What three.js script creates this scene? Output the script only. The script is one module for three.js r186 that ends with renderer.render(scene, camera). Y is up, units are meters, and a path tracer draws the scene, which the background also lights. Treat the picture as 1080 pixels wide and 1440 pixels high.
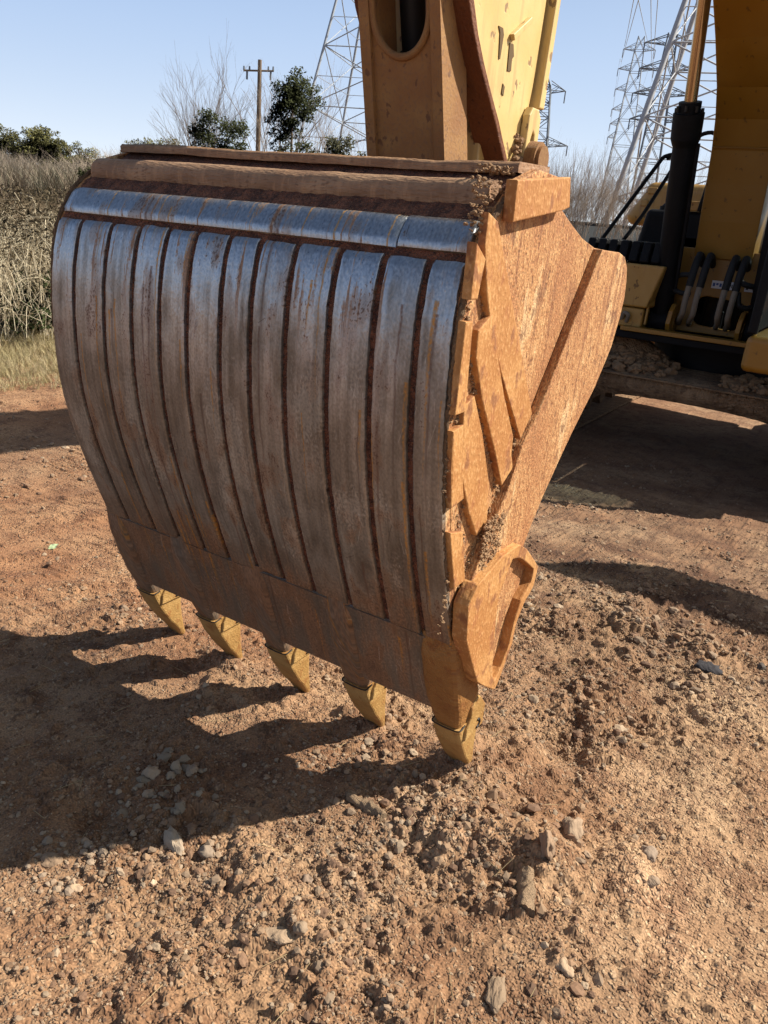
import * as THREE from 'three';
import { mergeGeometries, mergeVertices } from 'three/addons/utils/BufferGeometryUtils.js';
import { RoundedBoxGeometry } from 'three/addons/geometries/RoundedBoxGeometry.js';

// ---------------------------------------------------------------- camera, sky, sun, exposure
const scene = new THREE.Scene();
const camera = new THREE.PerspectiveCamera(67.28, 768 / 1024, 0.05, 3000);
{
  const az = 31.1 * Math.PI / 180, pitch = 20.9 * Math.PI / 180, roll = 5.0 * Math.PI / 180;
  const fh = new THREE.Vector3(-Math.sin(az), 0, -Math.cos(az)), up = new THREE.Vector3(0, 1, 0), r0 = new THREE.Vector3(Math.cos(az), 0, -Math.sin(az));
  const f = fh.clone().multiplyScalar(Math.cos(pitch)).addScaledVector(up, -Math.sin(pitch));
  const u0 = fh.clone().multiplyScalar(Math.sin(pitch)).addScaledVector(up, Math.cos(pitch));
  const r = r0.clone().multiplyScalar(Math.cos(roll)).addScaledVector(u0, Math.sin(roll));
  const u = r0.clone().multiplyScalar(-Math.sin(roll)).addScaledVector(u0, Math.cos(roll));
  camera.position.set(0, 1.55, 0);
  camera.quaternion.setFromRotationMatrix(new THREE.Matrix4().makeBasis(r, u, f.clone().negate()));
}
scene.add(camera);
const SUN_AZ = 49 * Math.PI / 180, SUN_EL = 42 * Math.PI / 180;
const SUN = new THREE.Vector3(Math.sin(SUN_AZ) * Math.cos(SUN_EL), Math.sin(SUN_EL), -Math.cos(SUN_AZ) * Math.cos(SUN_EL));
{
  const W = 1024, H = 512, d = new Float32Array(W * H * 4);
  for (let j = 0; j < H; j++) {
    const el = ((j + 0.5) / H - 0.5) * Math.PI;
    for (let i = 0; i < W; i++) {
      const ph = ((i + 0.5) / W - 0.5) * 2 * Math.PI;                    // u = atan2(z, x) / 2pi + 0.5
      const x = Math.cos(el) * Math.cos(ph), y = Math.sin(el), z = Math.cos(el) * Math.sin(ph);
      const c = x * SUN.x + y * SUN.y + z * SUN.z, e = Math.max(0, y);
      const low = Math.pow(1 - e, 4.0), glow = Math.pow(Math.max(0, 0.5 + 0.5 * c), 5), near = Math.exp((c - 1) * 9), dim = 1.14 - 0.74 * sstep(0.16, 0.60, e);
      const haze = Math.pow(1 - e, 11);
      let R = (0.130 + 0.21 * low + 0.16 * haze) * dim + 0.22 * glow + 0.30 * near;
      let G = (0.215 + 0.21 * low + 0.11 * haze) * dim + 0.20 * glow + 0.28 * near;
      let B = (0.395 + 0.13 * low + 0.03 * haze) * dim + 0.11 * glow + 0.24 * near;
      const k = (j * W + i) * 4; d[k] = R; d[k + 1] = G; d[k + 2] = B; d[k + 3] = 1;
    }
  }
  const sky = new THREE.DataTexture(d, W, H, THREE.RGBAFormat, THREE.FloatType);
  sky.mapping = THREE.EquirectangularReflectionMapping; sky.magFilter = THREE.LinearFilter; sky.minFilter = THREE.LinearFilter;
  sky.wrapS = THREE.RepeatWrapping; sky.needsUpdate = true;
  scene.background = sky; scene.environment = sky;
}
const sun = new THREE.DirectionalLight(new THREE.Color(1, 0.915, 0.79), 5.0);
sun.position.copy(SUN).multiplyScalar(40).add(new THREE.Vector3(-2, 0, -4)); sun.target.position.set(-2, 0, -4);
sun.castShadow = true; sun.shadow.mapSize.set(4096, 4096);
Object.assign(sun.shadow.camera, { left: -14, right: 14, top: 14, bottom: -14, near: 1, far: 90 });
scene.add(sun, sun.target);
const EXPOSURE = 1.72;

// ---------------------------------------------------------------- numbers
let seed = 12345;
const rnd = () => { seed |= 0; seed = seed + 0x6D2B79F5 | 0; let t = Math.imul(seed ^ seed >>> 15, 1 | seed); t = t + Math.imul(t ^ t >>> 7, 61 | t) ^ t; return ((t ^ t >>> 14) >>> 0) / 4294967296; };
const rr = (a, b) => a + (b - a) * rnd();
function clamp(x, a = 0, b = 1) { return x < a ? a : x > b ? b : x; }
function sstep(a, b, x) { const t = clamp((x - a) / (b - a)); return t * t * (3 - 2 * t); }
const mix = (a, b, t) => a + (b - a) * t;
const hsh = (x, y, s) => { let h = Math.imul(x, 374761393) + Math.imul(y, 668265263) + Math.imul(s, 974634777); h = Math.imul(h ^ h >>> 13, 1274126177); return ((h ^ h >>> 16) >>> 0) / 4294967296; };
const PERM = new Uint8Array(1024), GXA = new Float64Array(256), GYA = new Float64Array(256);
for (let i = 0; i < 256; i++) { PERM[i] = i; GXA[i] = Math.cos(i * Math.PI / 128); GYA[i] = Math.sin(i * Math.PI / 128); }
for (let i = 255; i > 0; i--) { const j = (rnd() * (i + 1)) | 0, t = PERM[i]; PERM[i] = PERM[j]; PERM[j] = t; }
for (let i = 0; i < 768; i++) PERM[i + 256] = PERM[i & 255];
function gn(x, y, s, px, py) {                                        // gradient noise, about -0.7 .. 0.7; periodic if px, py are given
  let xi = Math.floor(x), yi = Math.floor(y); const fx = x - xi, fy = y - yi;
  let x1 = xi + 1, y1 = yi + 1;
  if (px) { xi = xi % px; x1 = x1 % px; yi = yi % py; y1 = y1 % py; if (xi < 0) xi += px; if (x1 < 0) x1 += px; if (yi < 0) yi += py; if (y1 < 0) y1 += py; }
  const a = PERM[(xi + s * 37) & 255] + s, b = PERM[(x1 + s * 37) & 255] + s, c0 = yi & 255, c1 = y1 & 255;
  const g0 = PERM[((a & 255) + c0) & 255], g1 = PERM[((b & 255) + c0) & 255], g2 = PERM[((a & 255) + c1) & 255], g3 = PERM[((b & 255) + c1) & 255];
  const u = fx * fx * fx * (fx * (fx * 6 - 15) + 10), v = fy * fy * fy * (fy * (fy * 6 - 15) + 10);
  const n0 = GXA[g0] * fx + GYA[g0] * fy, n1 = GXA[g1] * (fx - 1) + GYA[g1] * fy, n2 = GXA[g2] * fx + GYA[g2] * (fy - 1), n3 = GXA[g3] * (fx - 1) + GYA[g3] * (fy - 1);
  const l = n0 + (n1 - n0) * u, r = n2 + (n3 - n2) * u; return l + (r - l) * v;
}
// rounded crumbs: one per cell of a jittered grid, present with chance `fill`; returns the height (0..1) and a tone per crumb
let crumbTone = 0;
function crumbs(x, y, s, fill, per) {
  const xi = Math.floor(x), yi = Math.floor(y); let best = 0; crumbTone = 0.5;
  for (let j = -1; j <= 1; j++) for (let i = -1; i <= 1; i++) {
    let cx = xi + i, cy = yi + j; const ox = cx, oy = cy; if (per) { cx = ((cx % per) + per) % per; cy = ((cy % per) + per) % per; }
    const a = PERM[((PERM[(cx + s * 37) & 255]) + cy + s) & 255], b = PERM[(a + 71) & 255], c = PERM[(b + 13) & 255], d = PERM[(c + 29) & 255];
    if (a / 255 > fill) continue;
    const dx = x - ox - 0.15 - 0.7 * b / 255, dy = y - oy - 0.15 - 0.7 * c / 255, r = 0.34 + 0.36 * d / 255, k = PERM[(d + 5) & 255] / 255, an = k * 6.28, ex = (dx * Math.cos(an) + dy * Math.sin(an)) * (1 + 0.5 * k), ey = (dy * Math.cos(an) - dx * Math.sin(an));
    const q = (ex * ex + ey * ey) / (r * r); if (q >= 1) continue;
    const h = Math.min(1, 1.7 * (1 - q)) * r * 1.4; if (h > best) { best = h; crumbTone = b / 255; }
  }
  return best;
}
function fbm(x, y, o, s) { let a = 1, t = 0, f = 1; for (let i = 0; i < o; i++) { t += a * gn(x * f, y * f, s + i); a *= 0.5; f *= 2.03; } return t; }
function pf(u, v, fx, fy, o, s) { let a = 1, t = 0; for (let i = 0; i < o; i++) { const k = 1 << i; t += a * gn(u * fx * k, v * fy * k, s + i, fx * k, fy * k); a *= 0.55; } return t; }   // periodic on the unit square

// ---------------------------------------------------------------- textures: fn(u, v) -> [r, g, b (sRGB 0..255), rough 0..1, height 0..1, metal 0..1]
function bake(W, H, fn, tile = [1, 1], want = 'crh') {
  const c = new Uint8Array(W * H * 4), m = new Uint8Array(W * H * 4), h = new Uint8Array(W * H * 4);
  for (let j = 0; j < H; j++) for (let i = 0; i < W; i++) {
    const o = fn((i + 0.5) / W, (j + 0.5) / H), k = (j * W + i) * 4;
    c[k] = clamp(o[0], 0, 255); c[k + 1] = clamp(o[1], 0, 255); c[k + 2] = clamp(o[2], 0, 255); c[k + 3] = 255;
    m[k] = 255; m[k + 1] = clamp(o[3]) * 255; m[k + 2] = clamp(o[5] || 0) * 255; m[k + 3] = 255;
    h[k] = h[k + 1] = h[k + 2] = clamp(o[4]) * 255; h[k + 3] = 255;
  }
  const mk = (d, srgb) => { const t = new THREE.DataTexture(d, W, H); t.wrapS = t.wrapT = THREE.RepeatWrapping; t.magFilter = THREE.LinearFilter; t.minFilter = THREE.LinearMipmapLinearFilter; t.generateMipmaps = true; if (srgb) t.colorSpace = THREE.SRGBColorSpace; t.repeat.set(1 / tile[0], 1 / tile[1]); t.needsUpdate = true; return t; };
  return { map: mk(c, true), roughnessMap: want.includes('r') ? mk(m) : null, bumpMap: want.includes('h') ? mk(h) : null, metalnessMap: want.includes('m') ? mk(m) : null };
}
function pbr(name, t, o = {}) {
  const p = { map: t.map, roughness: 1, metalness: 0, ...o };
  if (t.roughnessMap) p.roughnessMap = t.roughnessMap; if (t.bumpMap && o.bumpScale) p.bumpMap = t.bumpMap;
  if (t.metalnessMap) { p.metalnessMap = t.metalnessMap; p.metalness = 1; }
  const m = p.specularIntensity !== undefined ? new THREE.MeshPhysicalMaterial(p) : new THREE.MeshStandardMaterial(p); m.name = name; m.side = THREE.DoubleSide; return m;
}
const lerp3 = (a, b, t) => [mix(a[0], b[0], t), mix(a[1], b[1], t), mix(a[2], b[2], t)];
const plain = (name, hex, rough = 0.8, metal = 0) => { const m = new THREE.MeshStandardMaterial({ color: hex, roughness: rough, metalness: metal, side: THREE.DoubleSide }); m.name = name; return m; };

const soilT = bake(1664, 1664, (u, v) => {
  const a = pf(u, v, 4, 4, 4, 11), b = pf(u, v, 20, 20, 4, 31), q = pf(u, v, 500, 500, 1, 91), w = 0.0016 * pf(u, v, 160, 160, 2, 51), w2 = 0.0016 * pf(u, v, 160, 160, 2, 61);
  const f = clamp(0.45 + b * 0.9 + a * 0.4);
  const h1 = crumbs((u + w) * 140, (v + w2) * 140, 3, 0.55 * f, 140), t1 = crumbTone, h2 = crumbs((u + w) * 330, (v + w2) * 330, 5, 0.25 + 0.6 * f, 330), t2 = crumbTone;
  let c = lerp3([130, 99, 73], [158, 131, 102], clamp(0.5 + a * 1.1));
  c = lerp3(c, [98, 69, 50], clamp(0.1 + b * 1.1) * 0.7);
  if (h2 > 0) c = lerp3(c, t2 > 0.8 ? [178, 156, 128] : t2 < 0.25 ? [92, 68, 50] : c, 0.55); if (h1 > 0) c = lerp3(c, t1 > 0.85 ? [176, 152, 124] : t1 < 0.3 ? [104, 76, 56] : c, 0.5);
  const n = 1 + q * 0.35; c = [c[0] * n, c[1] * n, c[2] * n];
  return [...c, 0.96, clamp(0.15 + h1 * 0.55 + h2 * 0.35 + b * 0.15 + q * 0.12)];
}, [2.3, 2.3], 'h');
const rustT = bake(1024, 1024, (u, v) => {                            // dry side-plate rust with upright grain
  const a = pf(u, v, 4, 3, 5, 7), g = pf(u, v, 110, 50, 3, 17), q = pf(u, v, 260, 160, 2, 27), p = pf(u, v, 40, 22, 3, 37), st = pf(u, v, 26, 3, 4, 47);
  let c = lerp3([156, 108, 66], [178, 134, 88], clamp(0.5 + a * 1.1 + st * 0.6));
  c = lerp3(c, [206, 170, 122], sstep(0.08, 0.55, g) * 0.5);
  c = lerp3(c, [132, 82, 44], sstep(0.06, 0.5, -g + p * 0.4) * 0.75);
  c = lerp3(c, [150, 100, 62], sstep(0.15, 0.5, -a + st * 0.4) * 0.5); c = lerp3(c, [200, 178, 140], sstep(0.25, 0.6, a * 0.7 + st * 0.7) * 0.5);
  c = lerp3(c, [92, 58, 36], sstep(0.30, 0.6, p + a * 0.5) * 0.5); c = lerp3(c, [112, 70, 44], sstep(0.2, 0.55, -st + a * 0.3) * 0.5);
  const n = 1 + q * 0.35; c = [c[0] * n, c[1] * n, c[2] * n];
  return [...c, 0.82 + 0.12 * g, clamp(0.5 + g * 0.5 + q * 0.4 - sstep(0.36, 0.5, p) * 0.3)];
}, [0.9, 0.9]);
const orangeT = bake(512, 512, (u, v) => {                            // smoother orange rust of the wear bars
  const a = pf(u, v, 3, 3, 5, 107), g = pf(u, v, 60, 40, 3, 117), p = pf(u, v, 11, 7, 5, 137);
  let c = lerp3([160, 108, 56], [182, 134, 80], clamp(0.5 + a * 1.2 + g * 0.5));
  c = lerp3(c, [150, 94, 54], sstep(0.1, 0.5, p) * 0.6); c = lerp3(c, [206, 160, 112], sstep(0.15, 0.55, g) * 0.5);
  c = lerp3(c, [112, 72, 44], sstep(0.25, 0.6, p + a * 0.5) * 0.5);
  return [...c, 0.8, clamp(0.5 + g * 0.4 + p * 0.3)];
}, [0.5, 0.5]);
const gritT = bake(512, 512, (u, v) => {                              // dark caked rust and soil in the grooves
  const a = pf(u, v, 8, 8, 5, 207), g = pf(u, v, 60, 60, 3, 217), p = pf(u, v, 24, 24, 3, 227);
  let c = lerp3([74, 42, 30], [120, 74, 52], clamp(0.5 + a)); c = lerp3(c, [146, 104, 78], sstep(0.1, 0.5, g) * 0.6); c = lerp3(c, [44, 26, 20], sstep(0.15, 0.5, p) * 0.6);
  return [...c, 0.92, clamp(0.5 + g * 0.5 + p * 0.5)];
}, [0.3, 0.3]);
// worn steel of the wrapper: u across the whole bucket, v from the lip (0) to the top (1)
const runs = []; for (let i = 0; i < 80; i++) runs.push({ u: hsh(i, 1, 5), v: 0.12 + 0.75 * hsh(i, 2, 5), l: 0.05 + 0.3 * hsh(i, 3, 5), w: 0.0014 + 0.0028 * hsh(i, 4, 5), o: hsh(i, 5, 5), s: i });
const spots = []; for (let i = 0; i < 60; i++) spots.push({ u: hsh(i, 1, 9), v: 0.08 + 0.8 * hsh(i, 2, 9), r: 0.0012 + 0.0035 * Math.pow(hsh(i, 3, 9), 3) });
const RB = Array.from({ length: 64 }, (_, b) => runs.filter(r => Math.abs(r.u - (b + 0.5) / 64) < 0.5 / 64 + 0.008)), SB = Array.from({ length: 64 }, (_, b) => spots.filter(r => Math.abs(r.u - (b + 0.5) / 64) < 0.5 / 64 + 0.006));
const scrs = []; for (let i = 0; i < 420; i++) { const an = (hsh(i, 3, 13) - 0.5) * (hsh(i, 6, 13) > 0.75 ? 2.4 : 0.6), L = 0.006 + 0.045 * Math.pow(hsh(i, 4, 13), 2); scrs.push({ u: hsh(i, 1, 13), v: hsh(i, 2, 13), su: Math.sin(an), cv: Math.cos(an), L, w: 0.0003 + 0.0006 * hsh(i, 5, 13), o: hsh(i, 7, 13) }); }
const CB = Array.from({ length: 64 }, (_, b) => scrs.filter(r => Math.abs(r.u - (b + 0.5) / 64) < 0.5 / 64 + r.L));
const steelT = bake(1664, 1280, (u, v) => {
  const a = pf(u, v, 5, 4, 5, 307), st = pf(u, v, 70, 4, 3, 317), sp = pf(u, v, 220, 200, 2, 337), mot = pf(u, v, 18, 11, 5, 347), blo = pf(u, v, 9, 6, 4, 357);
  const top = sstep(0.46, 0.72, v + a * 0.12 + mot * 0.10 + st * 0.05), low = sstep(0.30, 0.14, v + mot * 0.10 + a * 0.10);
  let c = lerp3([118, 108, 96], [158, 149, 136], clamp(0.5 + a * 0.6 + mot * 0.8 + st * 0.2));
  c = lerp3(c, [172, 177, 184], top * 0.85);  // top lightened blue-grey to paint in the sky sheen
  let metal = mix(0.45, 0.92, top), rough = mix(0.46, 0.33, top) + 0.10 * sp;
  let rust = clamp(sstep(0.12, 0.5, mot + blo * 0.5) * mix(0.6, 0.3, top) + low * 0.95 * clamp(0.75 + mot + st * 0.4));
  rust = Math.max(rust, sstep(0.16, 0.42, st * 0.9 + mot * 0.4 + sp * 0.2 - (1 - v) * 0.3) * 0.9 * sstep(0.55, 0.72, v));
  c = lerp3(c, lerp3([100, 68, 46], [132, 94, 64], clamp(0.5 + sp + mot)), rust * 0.85);
  metal *= 1 - rust * 0.8; rough = mix(rough, 0.7, rust);
  const dust = sstep(0.18, 0.55, blo + sp * 0.3 - mot * 0.3) * (1 - top) * (1 - low) * 0.5; c = lerp3(c, [172, 158, 138], dust); metal *= 1 - dust; rough = mix(rough, 0.85, dust);
  c = lerp3(c, [64, 42, 32], sstep(0.36, 0.6, sp * 0.6 + mot * 0.7) * 0.55);
  for (const r of CB[(u * 64) | 0]) { const dx = u - r.u, dy = (v - r.v) * 1.25, al = dx * r.su + dy * r.cv; if (al > 0 && al < r.L) { const d = Math.abs(dx * r.cv - dy * r.su) / r.w; if (d < 1) { const k = (1 - d) * 0.75; c = lerp3(c, r.o > 0.35 ? [196, 190, 180] : [66, 46, 36], k); } } }
  for (const r of RB[(u * 64) | 0]) { if (v < r.v && v > r.v - r.l) { const t = (r.v - v) / r.l, cx = r.u + 0.004 * gn(v * 14, r.s, 3) + 0.0012 * gn(v * 60, r.s, 4), dd = Math.abs(u - cx) / (r.w * (1.2 - 0.7 * t)); if (dd < 1) { const k = (1 - dd * dd) * (r.o > 0.45 ? 0.85 : 0.6) * (1 - t * t) * clamp(0.7 + sp); c = lerp3(c, r.o > 0.45 ? [178, 116, 44] : [78, 48, 34], k); metal *= 1 - k; rough = mix(rough, 0.75, k); } } }
  for (const s of SB[(u * 64) | 0]) { const dx = (u - s.u) * 1.3, dy = (v - s.v) * 1.45; if (Math.abs(dx) < s.r && Math.abs(dy) < s.r * 1.5) { const k = sstep(1, 0.5, Math.hypot(dx, dy * 0.7) / s.r); c = lerp3(c, [184, 176, 164], k * 0.6); } }
  const n = 1 + sp * 0.16 + st * 0.10; c = [c[0] * n, c[1] * n, c[2] * n];
  return [...c, rough, clamp(0.5 + sp * 0.10 + mot * 0.55 + st * 0.10), metal];
}, [1, 1], 'rhm');
const topT = bake(512, 512, (u, v) => {                               // brown weathered steel of the rim
  const a = pf(u, v, 4, 6, 5, 407), g = pf(u, v, 30, 80, 3, 417), st = pf(u, v, 40, 5, 4, 427);
  let c = lerp3([126, 95, 70], [160, 128, 98], clamp(0.5 + a)); c = lerp3(c, [168, 130, 96], sstep(0.1, 0.5, st) * 0.6); c = lerp3(c, [84, 56, 42], sstep(0.15, 0.6, -st * 0.5 + g * 0.6 + a * 0.4) * 0.45);
  return [...c, 0.72 + 0.2 * g, clamp(0.5 + g * 0.4 + a * 0.3)];
}, [0.6, 0.6]);
const yellowT = bake(1024, 1024, (u, v) => {
  const a = pf(u, v, 3, 3, 5, 507), p = pf(u, v, 16, 12, 4, 517), q = pf(u, v, 90, 90, 3, 527), st = pf(u, v, 20, 2, 4, 537);
  let c = lerp3([198, 168, 104], [208, 182, 124], clamp(0.5 + a)); c = lerp3(c, [172, 140, 92], sstep(0.1, 0.6, st + a * 0.4) * 0.5);
  c = lerp3(c, [110, 84, 58], sstep(0.47, 0.53, p + q * 0.12) * 0.7); c = lerp3(c, [186, 158, 110], sstep(0.2, 0.5, q) * 0.25);
  return [...c, 0.5 + 0.2 * p, clamp(0.6 - sstep(0.42, 0.5, p) * 0.5 + q * 0.1)];
}, [1.1, 1.1]);
const paintT = bake(512, 512, (u, v) => {                             // cleaner yellow of the boom and upper works, darkened to stand for shade
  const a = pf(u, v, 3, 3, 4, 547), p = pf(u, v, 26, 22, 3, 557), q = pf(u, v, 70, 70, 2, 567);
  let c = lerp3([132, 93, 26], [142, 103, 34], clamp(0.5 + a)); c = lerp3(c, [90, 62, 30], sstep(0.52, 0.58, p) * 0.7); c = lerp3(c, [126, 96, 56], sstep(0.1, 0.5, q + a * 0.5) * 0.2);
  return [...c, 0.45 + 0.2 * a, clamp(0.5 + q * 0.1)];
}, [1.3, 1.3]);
const linkT = bake(512, 512, (u, v) => {
  const a = pf(u, v, 3, 3, 5, 607), p = pf(u, v, 20, 16, 4, 617), q = pf(u, v, 70, 60, 3, 627);
  let c = lerp3([132, 90, 50], [152, 114, 66], clamp(0.5 + a * 1.1)); c = lerp3(c, [124, 92, 64], sstep(0.05, 0.5, q) * 0.6); c = lerp3(c, [96, 64, 42], sstep(0.44, 0.54, p + a * 0.2) * 0.7);
  return [...c, 0.75, clamp(0.5 + q * 0.4 - sstep(0.36, 0.48, p) * 0.3)];
}, [0.7, 0.7]);
const toothT = bake(512, 512, (u, v) => {
  const a = pf(u, v, 3, 3, 5, 707), q = pf(u, v, 60, 50, 3, 717), p = pf(u, v, 9, 8, 4, 727);
  let c = lerp3([150, 112, 60], [170, 136, 82], clamp(0.5 + a)); c = lerp3(c, [138, 92, 48], sstep(0.1, 0.5, p) * 0.6); c = lerp3(c, [200, 170, 112], sstep(0.15, 0.5, q) * 0.35);
  return [...c, 0.62 + 0.15 * q, clamp(0.5 + q * 0.3 + p * 0.4)];
}, [0.35, 0.35]);
const mudT = bake(1024, 1024, (u, v) => {
  const a = pf(u, v, 5, 5, 5, 807), q = pf(u, v, 60, 60, 3, 817), p = pf(u, v, 18, 18, 4, 827);
  let c = lerp3([120, 92, 66], [160, 130, 98], clamp(0.5 + a)); c = lerp3(c, [92, 70, 52], sstep(0.05, 0.5, p) * 0.6); c = lerp3(c, [164, 134, 104], sstep(0.2, 0.5, q) * 0.4);
  return [...c, 0.95, clamp(0.5 + q * 0.35 + p * 0.5)];
}, [1, 1], 'h');
const blackT = bake(512, 512, (u, v) => {
  const a = pf(u, v, 4, 4, 5, 907), q = pf(u, v, 80, 60, 2, 917); let c = lerp3([11, 12, 15], [20, 21, 24], clamp(0.5 + a)); c = lerp3(c, [70, 64, 58], sstep(0.42, 0.6, q + a * 0.3) * 0.3);
  return [...c, 0.62 + 0.15 * a, 0.5 + q * 0.2];
}, [0.6, 0.6]);
const barkT = bake(256, 256, (u, v) => { const a = pf(u, v, 20, 3, 4, 951), q = pf(u, v, 40, 12, 2, 961); const c = lerp3([96, 80, 66], [142, 126, 108], clamp(0.5 + a + q * 0.4)); return [...c, 0.95, clamp(0.5 + a * 0.6)]; }, [0.5, 0.5], 'h');

const M = {
  soil: pbr('soil', soilT, { bumpScale: 0.010, vertexColors: true }),
  rust: pbr('dry_rust', rustT, { bumpScale: 0.0022 }), orange: pbr('orange_rust', orangeT, { bumpScale: 0.002 }), grit: pbr('caked_rust', gritT, { bumpScale: 0.006 }),
  steel: pbr('worn_steel', steelT, { bumpScale: 0.0022 }), top: pbr('weathered_rim', topT, { bumpScale: 0.003 }),
  yellow: pbr('scraped_yellow', yellowT, { bumpScale: 0.001 }), paint: pbr('shade_darkened_yellow', paintT, { bumpScale: 0.0006 }), link: pbr('rubbed_yellow', linkT, { bumpScale: 0.0016 }), tooth: pbr('tooth_casting', toothT, { bumpScale: 0.003 }), cast: pbr('brown_casting', toothT, { bumpScale: 0.005, color: 0xdcc4ae }),
  mud: pbr('dry_mud', mudT, { bumpScale: 0.02 }), dust: pbr('pale_dry_soil', mudT, { bumpScale: 0.01, color: 0xffffff }), black: pbr('black_paint', blackT, { bumpScale: 0.0006, specularIntensity: 0.3 }), bark: pbr('bark', barkT, { bumpScale: 0.008 }),
  edge: pbr('rusty_edge', linkT, { bumpScale: 0.003, color: 0xb89078 }), recess: plain('recess_shade', 0x5a4420, 0.8), dark: plain('dark_steel', 0x1c1a19, 0.6, 0.2), rubber: plain('hose_rubber', 0x0c0c0e, 0.75), chrome: plain('chrome_rod', 0xb9a58c, 0.16, 1), sleeve: plain('dusty_sleeve', 0x6f675c, 0.9),
  glass: new THREE.MeshPhysicalMaterial({ color: 0xdfe8ea, roughness: 0.03, transmission: 1, thickness: 0, ior: 1.5 }),
  galv: plain('hazed_galvanised_steel', 0x9aa2ac, 0.7, 0.1), galvDark: plain('hazed_dark_steel', 0x6c747e, 0.7, 0.1), galvPale: plain('pale_galvanised_steel', 0xa2a6ac, 0.7, 0.1), works: pbr('dusty_yellow', yellowT, { bumpScale: 0.0006, color: 0xc8b48c }),  // galv and galvDark are paled to stand for distance haze
  sticker: plain('white_sticker', 0xc8cad0, 0.5), blueInk: plain('blue_print', 0x2d4a86, 0.5), inkDark: plain('dark_print', 0x2a2a2e, 0.6),
};

// ---------------------------------------------------------------- builders
const taken = {};
function numbered(name) { if (!(name in taken)) { taken[name] = 0; return name; } taken[name]++; return name + '_' + String(taken[name]).padStart(3, '0'); }
function part(name, g, m, parent) { const o = new THREE.Mesh(g, m); o.name = name; o.castShadow = o.receiveShadow = true; (parent || scene).add(o); return o; }
function thing(name, label, category, pos = [0, 0, 0], group) { const o = new THREE.Group(); o.name = numbered(name); o.position.set(...pos); o.userData = { label, category }; if (group) o.userData.group = group; scene.add(o); return o; }
function solo(name, g, m, label, category, group) { const o = part(numbered(name), g, m); o.userData = { label, category }; if (group) o.userData.group = group; return o; }
const clean = g => { let q = g.index ? g.toNonIndexed() : g; for (const k of Object.keys(q.attributes)) if (!['position', 'normal', 'uv'].includes(k)) q.deleteAttribute(k); if (!q.attributes.uv) q.setAttribute('uv', new THREE.BufferAttribute(new Float32Array(q.attributes.position.count * 2), 2)); return q; };
const merge = gs => mergeGeometries(gs.map(clean));
function boxUV(g0, s = 1, rot = false) {                                            // metric uv by the face's main axis
  const g = clean(g0), p = g.attributes.position, n = g.attributes.normal, uv = g.attributes.uv;
  for (let i = 0; i < p.count; i += 3) {
    const nx = Math.abs(n.getX(i) + n.getX(i + 1) + n.getX(i + 2)), ny = Math.abs(n.getY(i) + n.getY(i + 1) + n.getY(i + 2)), nz = Math.abs(n.getZ(i) + n.getZ(i + 1) + n.getZ(i + 2));
    for (let k = i; k < i + 3; k++) { const X = p.getX(k) * s, Y = p.getY(k) * s, Z = p.getZ(k) * s; if (nx >= ny && nx >= nz) uv.setXY(k, Z, Y); else if (ny >= nz) uv.setXY(k, X, Z); else uv.setXY(k, X, Y); }
  }
  return g;
}
const box = (x0, x1, y0, y1, z0, z1, r = 0.012) => { const w = x1 - x0, h = y1 - y0, d = z1 - z0; const g = r > 0 ? new RoundedBoxGeometry(w, h, d, 2, Math.min(r, w / 2.1, h / 2.1, d / 2.1)) : new THREE.BoxGeometry(w, h, d); g.translate((x0 + x1) / 2, (y0 + y1) / 2, (z0 + z1) / 2); return boxUV(g); };
// a polygon of [z, y] points, extruded in x from x0 to x1
function slab(pts, x0, x1, bevel = 0.004, holes = []) {
  const sh = new THREE.Shape(pts.map(p => new THREE.Vector2(p[0], p[1]))); for (const h of holes) sh.holes.push(new THREE.Path(h.map(p => new THREE.Vector2(p[0], p[1]))));
  const b = Math.min(bevel, (x1 - x0) / 2.5);
  const g = new THREE.ExtrudeGeometry(sh, { depth: x1 - x0 - 2 * b, bevelEnabled: b > 0, bevelThickness: b, bevelSize: b, bevelOffset: -b, bevelSegments: 2, steps: 1 });
  g.translate(0, 0, b); g.applyMatrix4(new THREE.Matrix4().set(0, 0, 1, x0, 0, 1, 0, 0, 1, 0, 0, 0, 0, 0, 0, 1));     // (a, b, c) -> x = c, y = b, z = a
  // the swap mirrors the shape: turn the triangles round
  const q = clean(g), p = q.attributes.position, n = q.attributes.normal;
  for (let i = 0; i < p.count; i += 3) for (const a of [p, n]) { const t = [a.getX(i + 1), a.getY(i + 1), a.getZ(i + 1)]; a.setXYZ(i + 1, a.getX(i + 2), a.getY(i + 2), a.getZ(i + 2)); a.setXYZ(i + 2, ...t); }
  q.computeVertexNormals();
  return boxUV(q);
}
const V = (x, y, z) => new THREE.Vector3(x, y, z);
function bar(a, b, r0, r1 = r0, seg = 8) { const d = V().subVectors(b, a), L = d.length(); const g = new THREE.CylinderGeometry(r1, r0, L, seg, 1, seg < 6); g.translate(0, L / 2, 0); g.applyQuaternion(new THREE.Quaternion().setFromUnitVectors(V(0, 1, 0), d.normalize())); g.translate(a.x, a.y, a.z); return g; }
const tube = (pts, r, n = 24, seg = 8, closed = false) => new THREE.TubeGeometry(new THREE.CatmullRomCurve3(pts, closed, 'catmullrom', 0.3), n, r, seg, closed);
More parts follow.
